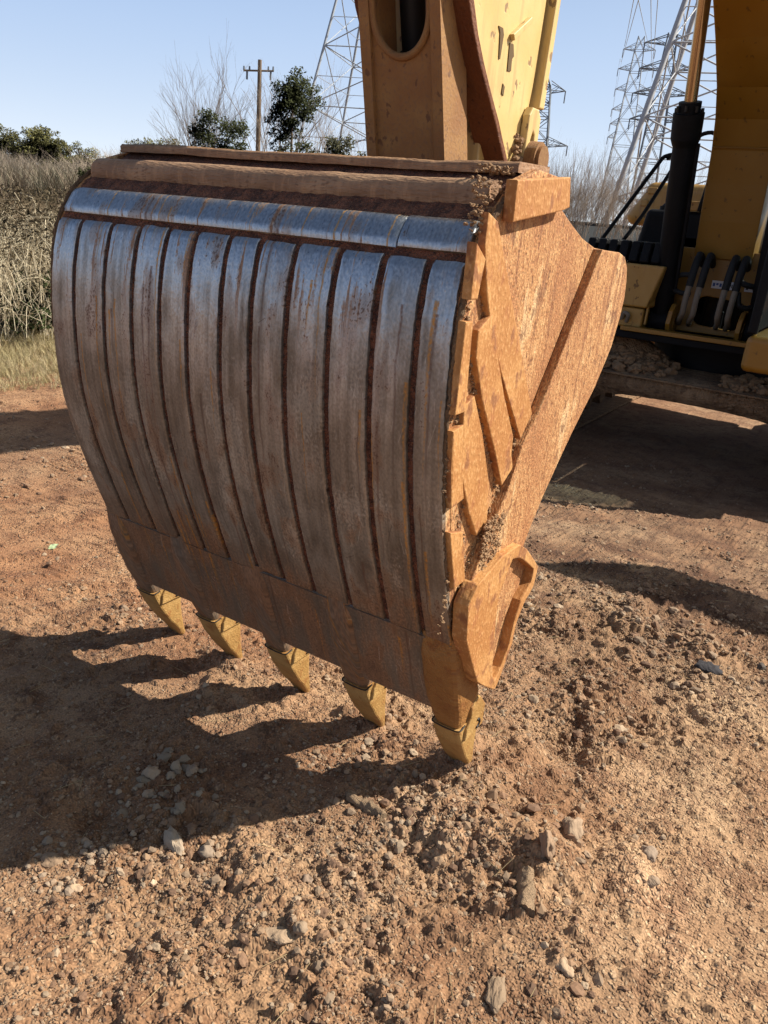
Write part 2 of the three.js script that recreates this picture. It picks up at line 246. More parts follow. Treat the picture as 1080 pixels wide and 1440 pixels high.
function grid(nu, nv, fn, uvf) {                                      // a sheet fn(i / nu, j / nv) -> Vector3
  const p = [], uv = [], ix = [];
  for (let j = 0; j <= nv; j++) for (let i = 0; i <= nu; i++) { const q = fn(i / nu, j / nv); p.push(q.x, q.y, q.z); const t = uvf ? uvf(i / nu, j / nv, q) : [i / nu, j / nv]; uv.push(t[0], t[1]); }
  for (let j = 0; j < nv; j++) for (let i = 0; i < nu; i++) { const a = j * (nu + 1) + i, b = a + 1, c = a + nu + 1, d = c + 1; ix.push(a, b, d, a, d, c); }
  const g = new THREE.BufferGeometry(); g.setAttribute('position', new THREE.Float32BufferAttribute(p, 3)); g.setAttribute('uv', new THREE.Float32BufferAttribute(uv, 2)); g.setIndex(ix); g.computeVertexNormals(); return g;
}
function rough(g, amp, f, s = 1) {                                    // shift vertices by noise so that edges are not ruler straight
  const p = g.attributes.position; for (let i = 0; i < p.count; i++) { const x = p.getX(i), y = p.getY(i), z = p.getZ(i); p.setXYZ(i, x + amp * gn(y * f + 7, z * f, s), y + amp * gn(x * f, z * f + 3, s + 1), z + amp * gn(x * f + 5, y * f, s + 2)); } g.computeVertexNormals(); return g;
}
function shard(r) {                                                  // a jagged crumb of soil
  let g = mergeVertices((() => { const q = new THREE.IcosahedronGeometry(r, 1); q.deleteAttribute('uv'); q.deleteAttribute('normal'); return q; })()); const p = g.attributes.position; for (let k = 0; k < p.count; k++) { const f = rr(0.6, 1.25); p.setXYZ(k, p.getX(k) * f * 1.1, p.getY(k) * f * 0.75, p.getZ(k) * f); } g = g.toNonIndexed(); g.computeVertexNormals(); g.rotateY(rr(0, 6)); return g;
}
function lump(r, seedv, flat = 0.75, detail = 2, amp = 0.35) {        // a stone or clod
  const g = mergeVertices((() => { const q = new THREE.IcosahedronGeometry(1, detail); q.deleteAttribute('uv'); q.deleteAttribute('normal'); return q; })());
  const p = g.attributes.position;
  for (let i = 0; i < p.count; i++) { const x = p.getX(i), y = p.getY(i), z = p.getZ(i); const k = 1 + amp * (gn(x * 1.3 + seedv, y * 1.3 + z * 0.9, 3) + 0.6 * gn(x * 2.6 + z * 2, y * 2.6 + seedv, 4) + 0.35 * gn(z * 5 + x * 3, y * 5 + seedv, 5)); p.setXYZ(i, x * k * r, y * k * r * flat, z * k * r); }
  g.computeVertexNormals(); const uv = new Float32Array(p.count * 2); for (let i = 0; i < p.count; i++) { uv[2 * i] = p.getX(i) + p.getY(i) * 0.5; uv[2 * i + 1] = p.getZ(i) + p.getY(i) * 0.5; } g.setAttribute('uv', new THREE.BufferAttribute(uv, 2)); return g;
}

// ---------------------------------------------------------------- the ground: one sheet out to the horizon
const bump = (x, z, cx, cz, rx, rz, h) => h * Math.exp(-((x - cx) ** 2) / (rx * rx) - ((z - cz) ** 2) / (rz * rz));
function clodMask(x, z) {                                             // 0 = rolled smooth, 1 = dug and cloddy
  let m = 0.42 + 0.55 * gn(x * 0.9 + 3, z * 0.9, 61) + 0.3 * gn(x * 2.3, z * 2.3, 62);
  m += bump(x, z, -0.65, -1.62, 0.42, 0.32, 0.6) + bump(x, z, -0.95, -0.95, 0.55, 0.3, 0.45) + bump(x, z, -0.45, -2.3, 0.35, 0.6, 0.35) + bump(x, z, -0.45, -3.25, 0.55, 0.35, 0.5);
  m -= bump(x, z, 0.15, -1.6, 0.32, 0.6, 0.85) + bump(x, z, -1.9, -1.35, 0.6, 0.35, 0.3) + bump(x, z, -2.9, -2.2, 0.7, 0.7, 0.3) + sstep(-2.6, -4.2, x) * 0.25 + sstep(-3.5, -6, z) * 0.2;
  return clamp(m);
}
function base(x, z) {
  let h = -0.30 * sstep(-3.0, -6.6, z) * sstep(-5.6, -3.6, x) * sstep(6, 3, x);
  h += bump(x, z, -9.6, -5.6, 2.6, 2.0, 0.28) + bump(x, z, -13, -6.0, 5, 6, 0.35);
  const d = Math.hypot(x, z); h += 1.0 * sstep(14, 40, d) * sstep(-4, -20, x) + 0.5 * gn(x * 0.02, z * 0.02, 71) * sstep(30, 90, d);
  return h;
}
function ground(x, z) {
  const d = Math.hypot(x, z); let h = base(x, z); if (d > 60) return h;
  const near = sstep(60, 12, d), m = clodMask(x, z);
  h += 0.035 * gn(x * 0.8, z * 0.8, 81) * near + 0.02 * gn(x * 2.1, z * 2.1, 82) * near;
  if (d < 14) {
    const k = sstep(14, 5, d);
    const w1 = x + 0.02 * gn(x * 14, z * 14, 88) + 0.006 * gn(x * 50, z * 50, 78), w2 = z + 0.02 * gn(x * 14 + 5, z * 14, 89) + 0.006 * gn(x * 50 + 9, z * 50, 79), pk = clamp(0.35 + 1.3 * gn(x * 3.1, z * 3.1, 77) + 0.5 * m);
    const c1 = crumbs(w1 * 9, w2 * 9, 11, 0.55 * Math.max(0, m - 0.3) * pk), c2 = crumbs(w1 * 21, w2 * 21, 12, (0.12 + 0.75 * m) * pk), c3 = crumbs(w1 * 46, w2 * 46, 13, (0.2 + 0.8 * m) * (0.3 + 0.7 * pk)), r4 = gn(x * 60, z * 60 + 9, 86);
    h += k * (0.030 * (gn(x * 4.6, z * 4.6, 83)) * (0.2 + m) + 0.014 * gn(x * 10, z * 10, 84) * (0.2 + m) + 0.026 * c1 * (0.4 + 0.6 * m) + 0.017 * c2 * (0.5 + 0.5 * m) + 0.0095 * c3 + (0.0015 + 0.003 * m) * r4 - 0.010 * m);
    h += bump(x, z, -0.60, -1.58, 0.20, 0.13, 0.05) + bump(x, z, -0.42, -1.62, 0.10, 0.12, 0.035) + bump(x, z, -0.86, -1.10, 0.16, 0.10, 0.03) + bump(x, z, -0.20, -1.74, 0.08, 0.07, 0.035) - bump(x, z, -1.42, -1.02, 0.09, 0.06, 0.05) - bump(x, z, -0.52, -2.12, 0.10, 0.08, 0.045) - bump(x, z, -0.46, -1.52, 0.05, 0.09, 0.03);
    for (let i = 0; i < 5; i++) h += bump(x, z, -1.99 + i * 0.31 - 0.03, -1.80, 0.09, 0.06, 0.022);
    // a narrow wheel print and, nearer, a broad ribbed tyre print
    const tx = x + 0.12 - 0.19 * (z + 1.77), e = sstep(0.034, 0.024, Math.abs(tx)) * sstep(-2.5, -2.2, z) * clamp(0.7 + gn(x * 3, z * 3, 87));
    if (e > 0) h += e * (-0.006 + 0.0022 * Math.sin(z * 330) + 0.002 * Math.cos(tx * 380));
    const ux = x * 0.94 + z * 0.34, uz = z * 0.94 - x * 0.34, f = sstep(-0.42, -0.37, ux) * sstep(0.05, 0.0, ux) * sstep(-1.66, -1.4, z) * clamp(0.55 + 1.6 * gn(x * 5, z * 5, 90));
    if (f > 0) h += f * (-0.010 + 0.0045 * sstep(-0.3, 0.5, Math.sin(uz * 260 + 2.2 * Math.sin(ux * 50))));
  }
  return h;
}
{
  const lines = (a, b, s, grow, far) => { const o = []; for (let x = a; x <= b; x += s) o.push(x); let st = s, x = a; const lo = []; while (x > -far) { st *= grow; x -= st; lo.unshift(x); } st = s; x = o[o.length - 1]; while (x < far) { st *= grow; x += st; o.push(x); } return lo.concat(o); };
  const xs = lines(-2.3, 0.45, 0.0065, 1.05, 900), zs = lines(-2.9, -0.6, 0.0065, 1.05, 900);
  const nx = xs.length, nz = zs.length, P = new Float32Array(nx * nz * 3), UV = new Float32Array(nx * nz * 2), C = new Float32Array(nx * nz * 3), ix = new Uint32Array((nx - 1) * (nz - 1) * 6);
  let k = 0;
  for (let j = 0; j < nz; j++) for (let i = 0; i < nx; i++, k++) {
    const x = xs[i], z = zs[j]; P[3 * k] = x; P[3 * k + 1] = ground(x, z); P[3 * k + 2] = z; UV[2 * k] = x; UV[2 * k + 1] = z;
    const d = Math.hypot(x, z), m = clodMask(x, z), a = gn(x * 0.55, z * 0.55, 91) + 0.5 * gn(x * 1.7, z * 1.7, 92), b = gn(x * 0.25 + 9, z * 0.25, 93);
    let c = [1, 1, 1];
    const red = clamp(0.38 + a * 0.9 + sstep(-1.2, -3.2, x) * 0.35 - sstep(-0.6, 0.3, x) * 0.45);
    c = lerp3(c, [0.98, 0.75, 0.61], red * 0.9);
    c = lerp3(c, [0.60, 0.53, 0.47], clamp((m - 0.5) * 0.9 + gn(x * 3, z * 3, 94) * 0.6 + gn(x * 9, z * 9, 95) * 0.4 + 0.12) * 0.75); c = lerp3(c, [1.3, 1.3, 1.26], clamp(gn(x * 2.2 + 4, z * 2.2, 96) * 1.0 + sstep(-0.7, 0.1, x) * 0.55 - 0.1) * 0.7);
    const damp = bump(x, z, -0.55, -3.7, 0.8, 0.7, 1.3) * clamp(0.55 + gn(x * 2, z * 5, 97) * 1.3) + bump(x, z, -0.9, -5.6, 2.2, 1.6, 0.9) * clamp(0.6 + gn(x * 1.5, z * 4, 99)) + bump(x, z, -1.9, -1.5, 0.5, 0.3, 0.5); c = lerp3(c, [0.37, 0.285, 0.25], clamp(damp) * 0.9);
    const pale = bump(x, z, -0.12, -1.68, 0.09, 0.06, 1) + bump(x, z, -0.03, -1.56, 0.06, 0.05, 0.9) + bump(x, z, -0.60, -1.50, 0.07, 0.09, 0.6); c = lerp3(c, [2.0, 2.05, 2.15], clamp(pale * (0.7 + gn(x * 25, z * 25, 98) * 1.6)) * 0.75);
    if (d > 6) c = lerp3(c, [1.05, 0.98, 0.70], sstep(6, 10, d) * sstep(-4.5, -6.5, x) * 0.8);       // dry grass beyond the yard
    if (d > 25) c = lerp3(c, [0.62, 0.60, 0.46], sstep(20, 60, d));
    C[3 * k] = c[0]; C[3 * k + 1] = c[1]; C[3 * k + 2] = c[2];
  }
  k = 0; for (let j = 0; j < nz - 1; j++) for (let i = 0; i < nx - 1; i++) { const a = j * nx + i, b = a + 1, c = a + nx, d = c + 1; ix[k++] = a; ix[k++] = c; ix[k++] = b; ix[k++] = b; ix[k++] = c; ix[k++] = d; }
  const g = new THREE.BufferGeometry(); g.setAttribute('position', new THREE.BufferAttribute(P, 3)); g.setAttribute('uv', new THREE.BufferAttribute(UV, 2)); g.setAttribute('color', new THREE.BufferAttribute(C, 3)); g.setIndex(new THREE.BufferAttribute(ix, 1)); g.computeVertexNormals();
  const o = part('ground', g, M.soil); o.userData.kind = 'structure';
}

// ---------------------------------------------------------------- the excavator
const X = thing('excavator', 'yellow tracked excavator whose rusty toothed bucket rests on the soil', 'excavator', [0, 0, 0]);
const sub = (name, parent) => { const o = new THREE.Group(); o.name = name; parent.add(o); return o; };
const bucket = sub('bucket', X); bucket.userData.label = 'rusty toothed digging bucket with worn steel back and painted blue-grey sheen';
const XC = -1.353;
const PROF = (() => {
  const k = [[0.29, -1.660], [0.42, -1.612], [0.55, -1.566], [0.70, -1.506], [0.83, -1.460], [0.96, -1.424], [1.08, -1.404], [1.20, -1.397], [1.32, -1.400], [1.40, -1.411], [1.46, -1.428], [1.515, -1.456], [1.555, -1.488], [1.60, -1.545], [1.635, -1.61], [1.66, -1.70], [1.67, -1.80]].map(p => new THREE.Vector2(p[1], p[0]));
  const c = new THREE.SplineCurve(k), N = 600, pts = c.getPoints(N), L = [0]; for (let i = 1; i <= N; i++) L.push(L[i - 1] + pts[i].distanceTo(pts[i - 1]));
  const T = L[N];
  const at = s => { s = clamp(s) * T; let a = 0, b = N; while (b - a > 1) { const m = (a + b) >> 1; if (L[m] <= s) a = m; else b = m; } const t = (s - L[a]) / (L[b] - L[a] || 1); const p = pts[a].clone().lerp(pts[b], t), q0 = pts[Math.max(0, a - 3)], q1 = pts[Math.min(N, b + 3)]; const dz = q1.x - q0.x, dy = q1.y - q0.y, l = Math.hypot(dz, dy); return { y: p.y, z: p.x, ny: -dz / l, nz: dy / l }; };
  const ofY = y => { for (let i = 1; i <= N; i++) if (pts[i].y >= y) return L[i] / T; return 1; };
  return { at, ofY, T };
})();
const halfW = y => 0.648 - 0.022 * sstep(0.9, 1.65, y);
const wrapPoint = (u, s, off = 0) => { const p = PROF.at(s); return V(XC + (2 * u - 1) * halfW(p.y), p.y + p.ny * off, p.z + p.nz * off); };
const S_BAND0 = PROF.ofY(1.492), S_BAND1 = PROF.ofY(1.553), S_STRIP1 = PROF.ofY(1.479), S_STRIP0 = PROF.ofY(0.553), S_LIPTOP = PROF.ofY(0.56);
// the shell under the wear strips: outside, inside and the rim between them
{
  const o = grid(150, 260, (u, s) => { const q = 0.004 * gn(u * 60, s * 90, 131) + 0.003 * gn(u * 150, s * 190, 132); return wrapPoint(u, s * PROF.ofY(1.60), q); }, (u, s) => [u * 1.3, s * 1.5]);
  const i = grid(4, 60, (u, s) => wrapPoint(u, s * PROF.ofY(1.60), -0.03));
  part('wrapper', merge([o, i]), M.grit, bucket);
}
// lip plate below the strips, with its bowed edge between the teeth
{
  const th = 0.0105, front = grid(120, 40, (u, s) => wrapPoint(u, s * S_LIPTOP, th + 0.0012 * gn(u * 40, s * 12, 141)), (u, s) => [u, s * S_LIPTOP]);
  const edge = grid(120, 1, (u, s) => wrapPoint(u, 0, s ? th : -0.034)), up = grid(120, 1, (u, s) => wrapPoint(u, S_LIPTOP, s ? 0 : th));
  part('lip_plate', merge([front, edge, up]), M.steel, bucket);
}
const GROOVES = [-1.896, -1.771, -1.661, -1.557, -1.459, -1.347, -1.250, -1.143, -1.022, -0.905, -0.797];
function wearSheet(name, u0, u1, s0, s1, th, k, m = M.steel) {
  const nu = 10, ns = Math.max(6, Math.round((s1 - s0) * 150)), W = 2 * 0.64;
  const ed = (s, side) => (0.0022 * gn(s * 40, k * 3.1 + side, 151) + 0.0012 * gn(s * 130, k * 5.7 + side, 152)) / W;
  const row = [0, 0.0001, 0.022, 0.08, 0.3, 0.5, 0.7, 0.92, 0.978, 0.9999, 1], off = [-0.006, 0.6, 0.95, 1, 1, 1, 1, 1, 0.95, 0.6, -0.006];
  const se = (u, s) => 0.002 * gn(u * 30, k + 3, 153);
  const colm = s => { if (s <= 0.003) return 0.5; if (s >= 0.997) return 0.5; return 1; };
  const g = grid(nu, ns, (a, b) => { const i = Math.round(a * nu), s = s0 + (s1 - s0) * b, t = row[i], u = mix(u0 + ed(s, 0), u1 + ed(s, 9), t); const f = off[i]; return wrapPoint(u, s + (b === 0 || b === 1 ? se(u, s) : 0), f < 0 ? f : f * th * colm(b) + 0.0012 * gn(u * 30, s * 14, 155) + 0.0006 * gn(u * 90, s * 40, 156)); },
    (a, b) => { const i = Math.round(a * nu); return [mix(u0, u1, row[i]), s0 + (s1 - s0) * b]; });
  const e0 = grid(nu, 1, (a, b) => { const i = Math.round(a * nu), u = mix(u0, u1, row[i]); return wrapPoint(u, s0, b ? Math.max(0, off[i]) * th * 0.5 : -0.006); }, a => [mix(u0, u1, a), 0.5]);
  const e1 = grid(nu, 1, (a, b) => { const i = Math.round(a * nu), u = mix(u0, u1, row[i]); return wrapPoint(u, s1, b ? -0.006 : Math.max(0, off[i]) * th * 0.5); }, a => [mix(u0, u1, a), 0.5]);
  return part(name, merge([g, e0, e1]), m, bucket);
}
{
  const gu = GROOVES.map(x => (x - XC + 0.638) / 1.276), hw = (0.0085) / 1.276;
  for (let i = 0; i < 12; i++) wearSheet('wear_strip', i ? gu[i - 1] + hw : 0.0005, i < 11 ? gu[i] - hw : 0.9995, S_STRIP0 + 0.008 * hsh(i, 3, 4), S_STRIP1 - 0.004 * hsh(i, 4, 4), 0.0105, i);
  wearSheet('top_band', 0.0005, 0.862, S_BAND0, S_BAND1, 0.013, 20); wearSheet('top_band', 0.865, 0.9995, S_BAND0 + 0.001, S_BAND1, 0.0135, 21);
}
// rolled ridge and rim plate along the top
{
  const sect = (x0, x1, pts, sag, nseg, mat, name) => { const n = pts.length; const g = grid(nseg, n, (a, b) => { const i = Math.round(b * n) % n, x = mix(x0, x1, a), q = 0.0022 * gn(x * 9, i * 0.6, 161) + 0.0012 * gn(x * 45, i * 1.7, 162); return V(x + 0.004 * gn(i, x * 3, 163) * (a === 0 || a === 1 ? 1 : 0), pts[i][0] + q + sag(a), pts[i][1] + q); }, (a, b) => [mix(x0, x1, a), b * 0.25]);
    const cap = a => { const sh = new THREE.Shape(pts.map(p => new THREE.Vector2(p[1], p[0]))); const c = new THREE.ShapeGeometry(sh); const p = c.attributes.position; for (let i = 0; i < p.count; i++) { const z = p.getX(i), y = p.getY(i); p.setXYZ(i, mix(x0, x1, a), y + sag(a), z); } c.computeVertexNormals(); return c; };
    return part(name, merge([g, cap(0), cap(1)]), mat, bucket); };
  const arc = (cy, cz, r, a0, a1, n) => { const o = []; for (let i = 0; i <= n; i++) { const t = mix(a0, a1, i / n) * Math.PI / 180; o.push([cy + r * Math.sin(t), cz + r * Math.cos(t)]); } return o; };
  sect(-1.972, -0.742, [[1.570, -1.512], ...arc(1.602, -1.562, 0.037, -50, 140, 14), [1.60, -1.62], [1.555, -1.58]], a => 0.006 * Math.sin(a * 7) * 0.3, 90, M.top, 'rolled_ridge');
  sect(-1.965, -0.735, [[1.586, -1.575], [1.628, -1.60], [1.650, -1.636], [1.664, -1.66], [1.664, -1.72], [1.60, -1.72]], () => 0, 60, M.grit, 'rim_bed');
  sect(-1.968, -0.728, [[1.660, -1.630], [1.674, -1.628], [1.682, -1.634], [1.686, -1.80], [1.662, -1.80]], a => 0.003 * Math.sin(a * 5 + 1) + 0.0015 * Math.sin(a * 13), 90, M.top, 'rim_plate');
}
const soft = (pts, n = 5) => { const c = new THREE.CatmullRomCurve3(pts.map(p => V(p[0], p[1], 0)), true, 'catmullrom', 0.14); return c.getPoints(pts.length * n).slice(0, -1).map(v => [v.x, v.y]); };
// side plates (z, y) traced along the bucket's edge
const frontEdge = []; for (let i = 0; i <= 40; i++) { const p = PROF.at(i / 40 * PROF.ofY(1.60)); frontEdge.push([p.z, p.y]); }
const backEdge = [[-1.60, 1.645], [-1.69, 1.672], [-1.80, 1.668], [-1.829, 1.645], [-1.832, 1.61], [-1.932, 1.573], [-2.033, 1.540], [-2.144, 1.518], [-2.289, 1.511], [-2.345, 1.498], [-2.385, 1.470], [-2.409, 1.428], [-2.416, 1.38], [-2.408, 1.323], [-2.375, 1.237], [-2.285, 1.130], [-2.143, 1.015], [-2.055, 0.935], [-1.977, 0.860], [-1.92, 0.79], [-1.885, 0.735], [-1.80, 0.55], [-1.72, 0.33]];
const sideOutline = [...frontEdge, ...backEdge];
const side = (s) => {                                                 // s = +1 the side in view, -1 the far side
  const X0 = d => s > 0 ? -0.722 + d : -1.984 - d, put = (name, pts, d0, d1, m, bev = 0.004, holes = []) => part(name, rough(slab(pts, Math.min(X0(d0), X0(d1)), Math.max(X0(d0), X0(d1)), Math.min(bev, 0.0028), holes), 0.0016, 26, 3), m, bucket);
  put('side_plate', sideOutline, -0.006, 0.016, M.rust, 0.003);
  put('side_edge_plate', [[-2.130, 1.516], [-2.289, 1.511], [-2.347, 1.499], [-2.388, 1.470], [-2.412, 1.428], [-2.419, 1.38], [-2.411, 1.323], [-2.377, 1.237], [-2.287, 1.128], [-2.145, 1.012], [-2.057, 0.932], [-2.052, 0.925], [-1.979, 0.856], [-1.922, 0.786], [-1.887, 0.731], [-1.80, 0.64], [-1.60, 0.60], [-1.560, 0.735], [-1.645, 0.852], [-1.714, 0.940], [-1.766, 1.045], [-1.842, 1.114]], 0.016, 0.042, M.rust, 0.003);
  if (s > 0) {
  put('top_pad', [[-1.523, 1.640], [-1.811, 1.668], [-1.832, 1.606], [-1.792, 1.596], [-1.525, 1.562]], 0.018, 0.044, M.orange, 0.004);
  put('wear_bar', [[-1.434, 1.575], [-1.480, 1.560], [-1.543, 1.480], [-1.625, 1.376], [-1.718, 1.258], [-1.826, 1.118], [-1.773, 1.060], [-1.614, 1.229], [-1.522, 1.335], [-1.470, 1.425], [-1.437, 1.514]], 0.014, 0.032, M.orange, 0.006);
  put('wear_bar', [[-1.508, 1.382], [-1.558, 1.294], [-1.625, 1.196], [-1.716, 1.079], [-1.725, 1.029], [-1.745, 0.992], [-1.690, 0.958], [-1.622, 1.053], [-1.507, 1.203], [-1.454, 1.295], [-1.449, 1.351]], 0.014, 0.034, M.orange, 0.006);
  put('wear_bar', [[-1.477, 1.212], [-1.543, 1.116], [-1.618, 0.980], [-1.640, 0.870], [-1.585, 0.855], [-1.523, 0.934], [-1.460, 1.037], [-1.432, 1.196]], 0.014, 0.031, M.orange, 0.006);
  put('edge_bar', [[-1.390, 1.520], [-1.440, 1.489], [-1.424, 1.413], [-1.394, 1.414]], 0.014, 0.036, M.orange, 0.005);
  put('edge_bar', [[-1.392, 1.372], [-1.424, 1.371], [-1.440, 1.182], [-1.392, 1.183]], 0.014, 0.032, M.orange, 0.005);
  put('edge_bar', [[-1.394, 1.149], [-1.440, 1.155], [-1.462, 1.048], [-1.486, 0.976], [-1.428, 0.967], [-1.408, 1.060]], 0.014, 0.031, M.orange, 0.005);
  put('edge_bar', [[-1.440, 0.906], [-1.506, 0.889], [-1.556, 0.745], [-1.498, 0.745]], 0.014, 0.030, M.orange, 0.005);
  const out = [[-1.801, 0.772], [-1.861, 0.740], [-1.972, 0.650], [-1.966, 0.590], [-1.908, 0.555], [-1.872, 0.505], [-1.862, 0.446], [-1.827, 0.386], [-1.778, 0.332], [-1.645, 0.425], [-1.535, 0.60], [-1.520, 0.70], [-1.560, 0.742], [-1.693, 0.775]];
  const inn = [[-1.765, 0.742], [-1.830, 0.722], [-1.940, 0.652], [-1.935, 0.610], [-1.880, 0.575], [-1.848, 0.515], [-1.838, 0.455], [-1.802, 0.395], [-1.762, 0.370], [-1.735, 0.43], [-1.715, 0.56], [-1.705, 0.66]];
  put('side_cutter', soft(out, 3), 0.022, 0.064, M.orange, 0.004, [soft(inn, 3)]);
  put('cutter_web', soft(out, 3).map(p => [(p[0] + 1.72) * 0.93 - 1.72, (p[1] - 0.57) * 0.93 + 0.57]), 0.024, 0.036, M.rust, 0.004);
  }
  // weld run between plate and wrapper, pale to mimic the sunlit plate edge
  const w = []; for (let i = 0; i <= 26; i++) { const p = PROF.at(mix(PROF.ofY(0.62), PROF.ofY(1.60), i / 26)); w.push(V(X0(0.012 + 0.005 * gn(i * 0.7, 2, 171)), p.y + 0.002, p.z + 0.001)); }
  part('weld_bead', rough(tube(w, 0.0065, 240, 7), 0.005, 95, 7), M.dust, bucket);
};
side(1); side(-1);
// hinge lug and packed soil behind the rim's right end
{ const gs = []; for (let i = 0; i < 260; i++) { const g = shard(0.002 + 0.005 * Math.pow(rnd(), 2.5)); g.translate(mix(-0.80, -0.73, rnd()), 1.660 + rr(-0.006, 0.008), mix(-1.56, -1.80, rnd())); gs.push(g); } for (let i = 0; i < 160; i++) { const g = shard(0.0015 + 0.004 * Math.pow(rnd(), 2)); g.translate(mix(-0.745, -0.72, rnd()), rr(1.53, 1.64), 0); const s = PROF.at(PROF.ofY(1.5) + 0.09 * rnd()); g.translate(0, 0, s.z + rr(-0.01, 0.012)); gs.push(g); } const o = part('packed_soil', merge(gs), M.dust, bucket); o.userData.kind = 'stuff'; }
{ const gs = [], pick = [[-1.434, 1.575, -1.47, 1.42], [-1.47, 1.42, -1.614, 1.229], [-1.614, 1.229, -1.773, 1.06], [-1.454, 1.295, -1.507, 1.203], [-1.507, 1.203, -1.69, 0.958], [-1.43, 1.2, -1.46, 1.037], [-1.46, 1.037, -1.585, 0.855], [-1.424, 1.41, -1.40, 1.18], [-1.44, 1.18, -1.49, 0.97], [-1.65, 0.86, -1.55, 0.74], [-1.77, 1.05, -1.65, 0.86], [-1.53, 0.88, -1.56, 0.72], [-1.40, 1.16, -1.42, 1.0], [-1.50, 0.92, -1.47, 0.62]];
  for (let i = 0; i < 900; i++) { const p = pick[(rnd() * pick.length) | 0], t = rnd(), g = shard(0.0015 + 0.005 * Math.pow(rnd(), 2.4)); g.translate(-0.705 + rr(-0.002, 0.003), mix(p[1], p[3], t) + rr(-0.014, 0.014), mix(p[0], p[2], t) + rr(-0.012, 0.012)); gs.push(g); }
  for (let i = 0; i < 500; i++) { const g = shard(0.0015 + 0.006 * Math.pow(rnd(), 2.2)); g.translate(-0.680 + rr(-0.004, 0.002), 0.80 + rr(-0.1, 0.09), 0); g.translate(0, 0, -1.66 + rr(-0.05, 0.06)); gs.push(g); }
  const o = part('caked_soil', merge(gs), M.dust, bucket); o.userData.kind = 'stuff'; }
// teeth: sections [y, z front, z back, half width], joined into rounded bars
function bars(secs, r, cx, vs = 1) {
  const ring = s => { const [y, zf, zb, hw] = s, q = Math.min(r, hw * 0.45, (zf - zb) * 0.45), o = []; for (const [sx, sz, a0] of [[1, 1, 0], [-1, 1, 90], [-1, -1, 180], [1, -1, 270]]) for (let k = 0; k <= 3; k++) { const t = (a0 + k * 30) * Math.PI / 180; o.push(V(cx + sx * (hw - q) + Math.cos(t) * q, y + (s[4] || 0) * (sz > 0 ? 1 : -0), (sz > 0 ? zf - q : zb + q) + Math.sin(t) * q)); } return o; };
  const dense = []; for (let i = 0; i < secs.length - 1; i++) for (let k = 0; k < 4; k++) { const t = k / 4; dense.push(secs[i].map((v, n) => mix(v, secs[i + 1][n], t))); } dense.push(secs[secs.length - 1]);
  const rings = dense.map(ring), n = rings[0].length;
  const g = grid(n, rings.length - 1, (a, b) => rings[Math.round(b * (rings.length - 1))][Math.round(a * n) % n], (a, b, q) => [q.x + q.z, q.y * vs]);
  const cap = (R) => { const c = R.reduce((s, v) => s.add(v), V()).multiplyScalar(1 / n), p = [], uv = []; for (let i = 0; i < n; i++) for (const v of [c, R[i], R[(i + 1) % n]]) { p.push(v.x, v.y, v.z); uv.push(v.x, v.z); } const h = new THREE.BufferGeometry(); h.setAttribute('position', new THREE.Float32BufferAttribute(p, 3)); h.setAttribute('uv', new THREE.Float32BufferAttribute(uv, 2)); h.computeVertexNormals(); return h; };
  return rough(merge([g, cap(rings[0]), cap(rings[rings.length - 1])]), 0.0022, 26, 9);
}
const TEETH = [-1.990, -1.680, -1.370, -1.062, -0.752];
TEETH.forEach((x, i) => {
  x += i === 0 ? 0.012 : i === 4 ? 0.006 : 0; const wd = i === 4 ? 0.008 : 0;
  part('tooth_adapter', bars([[0.200, -1.694, -1.790, 0.034], [0.250, -1.662, -1.795, 0.042], [0.33, -1.622, -1.765, 0.045 + wd], [0.42, -1.586, -1.715, 0.047 + wd], [0.50, -1.560, -1.655, 0.046 + wd], [0.575, -1.549, -1.60, 0.044 + wd]], 0.022, x, i === 4 ? 1 : 0.26), i === 4 ? M.cast : M.steel, bucket);
  const capG = bars([[0.232, -1.668, -1.806, 0.044], [0.16, -1.702, -1.806, 0.043], [0.09, -1.748, -1.812, 0.041], [0.035, -1.792, -1.826, 0.037], [0.004, -1.812, -1.840, 0.030], [-0.012, -1.820, -1.838, 0.024]], 0.011, x);
  const ears = [-1, 1].map(s => { const e = slab([[-1.705, 0.18], [-1.708, 0.215], [-1.728, 0.245], [-1.722, 0.285], [-1.745, 0.306], [-1.775, 0.298], [-1.818, 0.250], [-1.818, 0.18]], x + s * 0.0465 - 0.009, x + s * 0.0465 + 0.006, 0.004); return e; });
  const t = part('tooth', merge([capG, ...ears]), M.tooth, bucket);
  for (const sd of [-1, 1]) { const g = new THREE.TorusGeometry(0.013, 0.0042, 6, 14, Math.PI * 1.25); g.rotateZ(-2.1); g.rotateY(Math.PI / 2); g.translate(x + sd * 0.0525, 0.205, -1.775); part('locking_pin', g, M.dark, bucket); }
  part('seam', tube([V(x - 0.047, 0.232, -1.70), V(x - 0.043, 0.229, -1.672), V(x, 0.226, -1.670), V(x + 0.043, 0.229, -1.672), V(x + 0.047, 0.236, -1.70)], 0.0024, 30, 6), M.dark, bucket);
});
